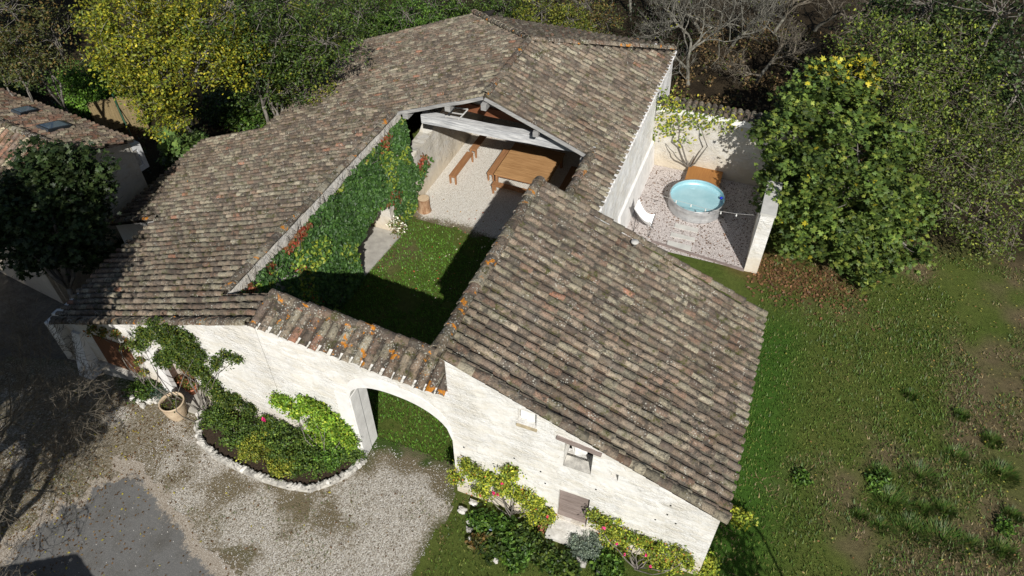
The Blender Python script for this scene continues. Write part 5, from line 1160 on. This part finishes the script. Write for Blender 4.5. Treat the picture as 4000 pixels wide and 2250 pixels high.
# fallen leaves
mb=MB(); x,y=scatter(4200,1.8,16,8,27,lambda x,y:rg.random(len(x))<.12+.5*smooth(x,4,11)); leaves(mb,np.stack([x,y,gz(x,y)+.07],1),.07,[(.36,.33,.07),(.30,.29,.07),(.24,.13,.06),(.28,.22,.11)],'diamond',[2,2,1.5,3],up=1.2)
x,y=scatter(2600,1.2,6.5,20.5,24,lambda x,y:rg.random(len(x))<np.exp(-((x-2.7)**2/4+(y-22.2)**2/1.0))); leaves(mb,np.stack([x,y,gz(x,y)+.05],1),.13,[(.17,.09,.05),(.24,.13,.07),(.11,.06,.035)],'diamond',up=1.0)
x,y=scatter(4500,-19,-6,2,9,lambda x,y:rg.random(len(x))<.15+.85*smooth(-x,12,16)); leaves(mb,np.stack([x,y,gz(x,y)+.035],1),.075,[(.34,.30,.06),(.14,.08,.04),(.10,.06,.03),(.22,.15,.07)],'diamond',[1,3,3,1],up=1.2)
x,y=scatter(1500,-4,1,22.1,27.6,lambda x,y:rg.random(len(x))<.8); leaves(mb,np.stack([x,y,gz(x,y)+.035],1),.075,[(.12,.07,.045),(.18,.10,.06),(.09,.06,.04)],'diamond',up=1.2)
x,y=scatter(260,-12.3,-6,16,22,lambda x,y:rg.random(len(x))<.6); leaves(mb,np.stack([x,y,gz(x,y)+.08],1),.08,[(.40,.10,.05),(.6,.55,.45),(.3,.2,.1)],'diamond',up=1.0)
o=mb.build('fallen_leaves',M['leaf'],None,col=True); tag(o,'yellow and brown leaves fallen over lawn, gravel and drive','fallen leaves',kind='stuff')
# pebbles
mb=MB(); n=15000; x,y=scatter(n,-15,-5.4,2.5,10.2,lambda x,y:(drive_mask(x,y)>.05)&~((road_mask(x,y)>.15)&(rg.random(len(x))<.96))&~((y>9.55)&(x<-8.5)))
k=fbm(x,y,.9,105)<.62; x,y=x[k],y[k]
leaves(mb,np.stack([x,y,gz(x,y)+.03],1),.034,[(.62,.59,.54),(.48,.45,.40),(.74,.72,.68),(.36,.32,.28)],'diamond',up=1.5,var=.15); pm=mb.build('pebbles',mat_bark('pebble',(.40,.37,.33),(.72,.70,.66)),None,col=True); tag(pm,'loose pale pebbles on the gravel drive','pebbles',kind='stuff')
# tufts of taller grass
tg='tall grass tufts on the right lawn'
TU=[(3440,1850,.30,'tuft nearest the middle of the lawn, above the broad weed patch'),(3480,1960,.34,'wide tuft left of the large tuft group'),(3360,2010,.22,'isolated small tuft on bare brown ground'),(3610,1985,.28,'tuft between the two dark pairs'),(3690,1990,.34,'broad tuft casting a dark shadow'),(3560,2070,.30,'tuft in the middle of the lower group'),(3690,2110,.34,'bright full tuft at the bottom of the lower group'),(3800,2120,.18,'small tuft right of the bright full tuft'),(3920,2150,.32,'tuft in the lower right corner area'),(3600,1860,.34,'elongated tuft running down the lawn'),(3880,1720,.36,'large dark tuft near the right edge'),(3920,1850,.34,'dark tuft at the right edge, middle height'),(3760,1620,.26,'tuft in the upper part of the rough grass'),(3560,1540,.24,'highest tuft, right of the lawn centre'),(3440,2050,.16,'smallest tuft low on the brown ground'),(3740,1780,.24,'tuft between the elongated one and the right edge'),(3960,2010,.26,'tuft cut by the right edge of the picture')]
for (u,v,r,lb) in TU:
    c=at(u,v,.1); o=thing('grass_tuft',(c[0],c[1],0),lb,'grass tuft',tg); n=int(750*r/.3); rr=r*1.25*rg.random(n)**.75*(1+.35*np.sin(rg.uniform(0,6)+rg.integers(2,4)*0)); a=rg.uniform(0,6.28,n); x=c[0]+rr*np.cos(a); y=c[1]+rr*np.sin(a)
    mb=MB(); P=np.stack([x,y,0*x],1); d=np.stack([np.cos(a)*rr/r,np.sin(a)*rr/r,0*a],1)+rg.normal(size=(n,3))*[.3,.3,0]; e=np.stack([-np.sin(a),np.cos(a),0*a],1)*.010; hh=(.09+.16*r)*rg.uniform(.5,1.3,n)[:,None]
    V=np.stack([P-e,P+e,P+d*hh*.8+np.array([0,0,1])*hh],1); colr=np.array([(.055,.12,.02),(.08,.16,.03),(.045,.09,.018),(.14,.15,.05)])[rg.integers(4,size=n)]*rg.uniform(.7,1.3,(n,1)); mb.add(V.reshape(-1,3),[(np.arange(n)*3)[:,None]+np.array([[0,1,2]])],np.repeat(colr,3,0)); mb.build('blades',M['leaf'],o,col=True)
for (u,v,r,lb) in ((3430,1880,.42,'broad-leaved light green weed patch on the lawn'),(3130,1870,.22,'small broad-leaved weed left of the large weed patch'),(3920,2060,.26,'dark broad-leaved weed near the lower right')):
    shrub('weed_patch',lb,u,v,r,.12,26,14,.10,BRG,z0=0,shape='oval',twig=False,cat='weed')
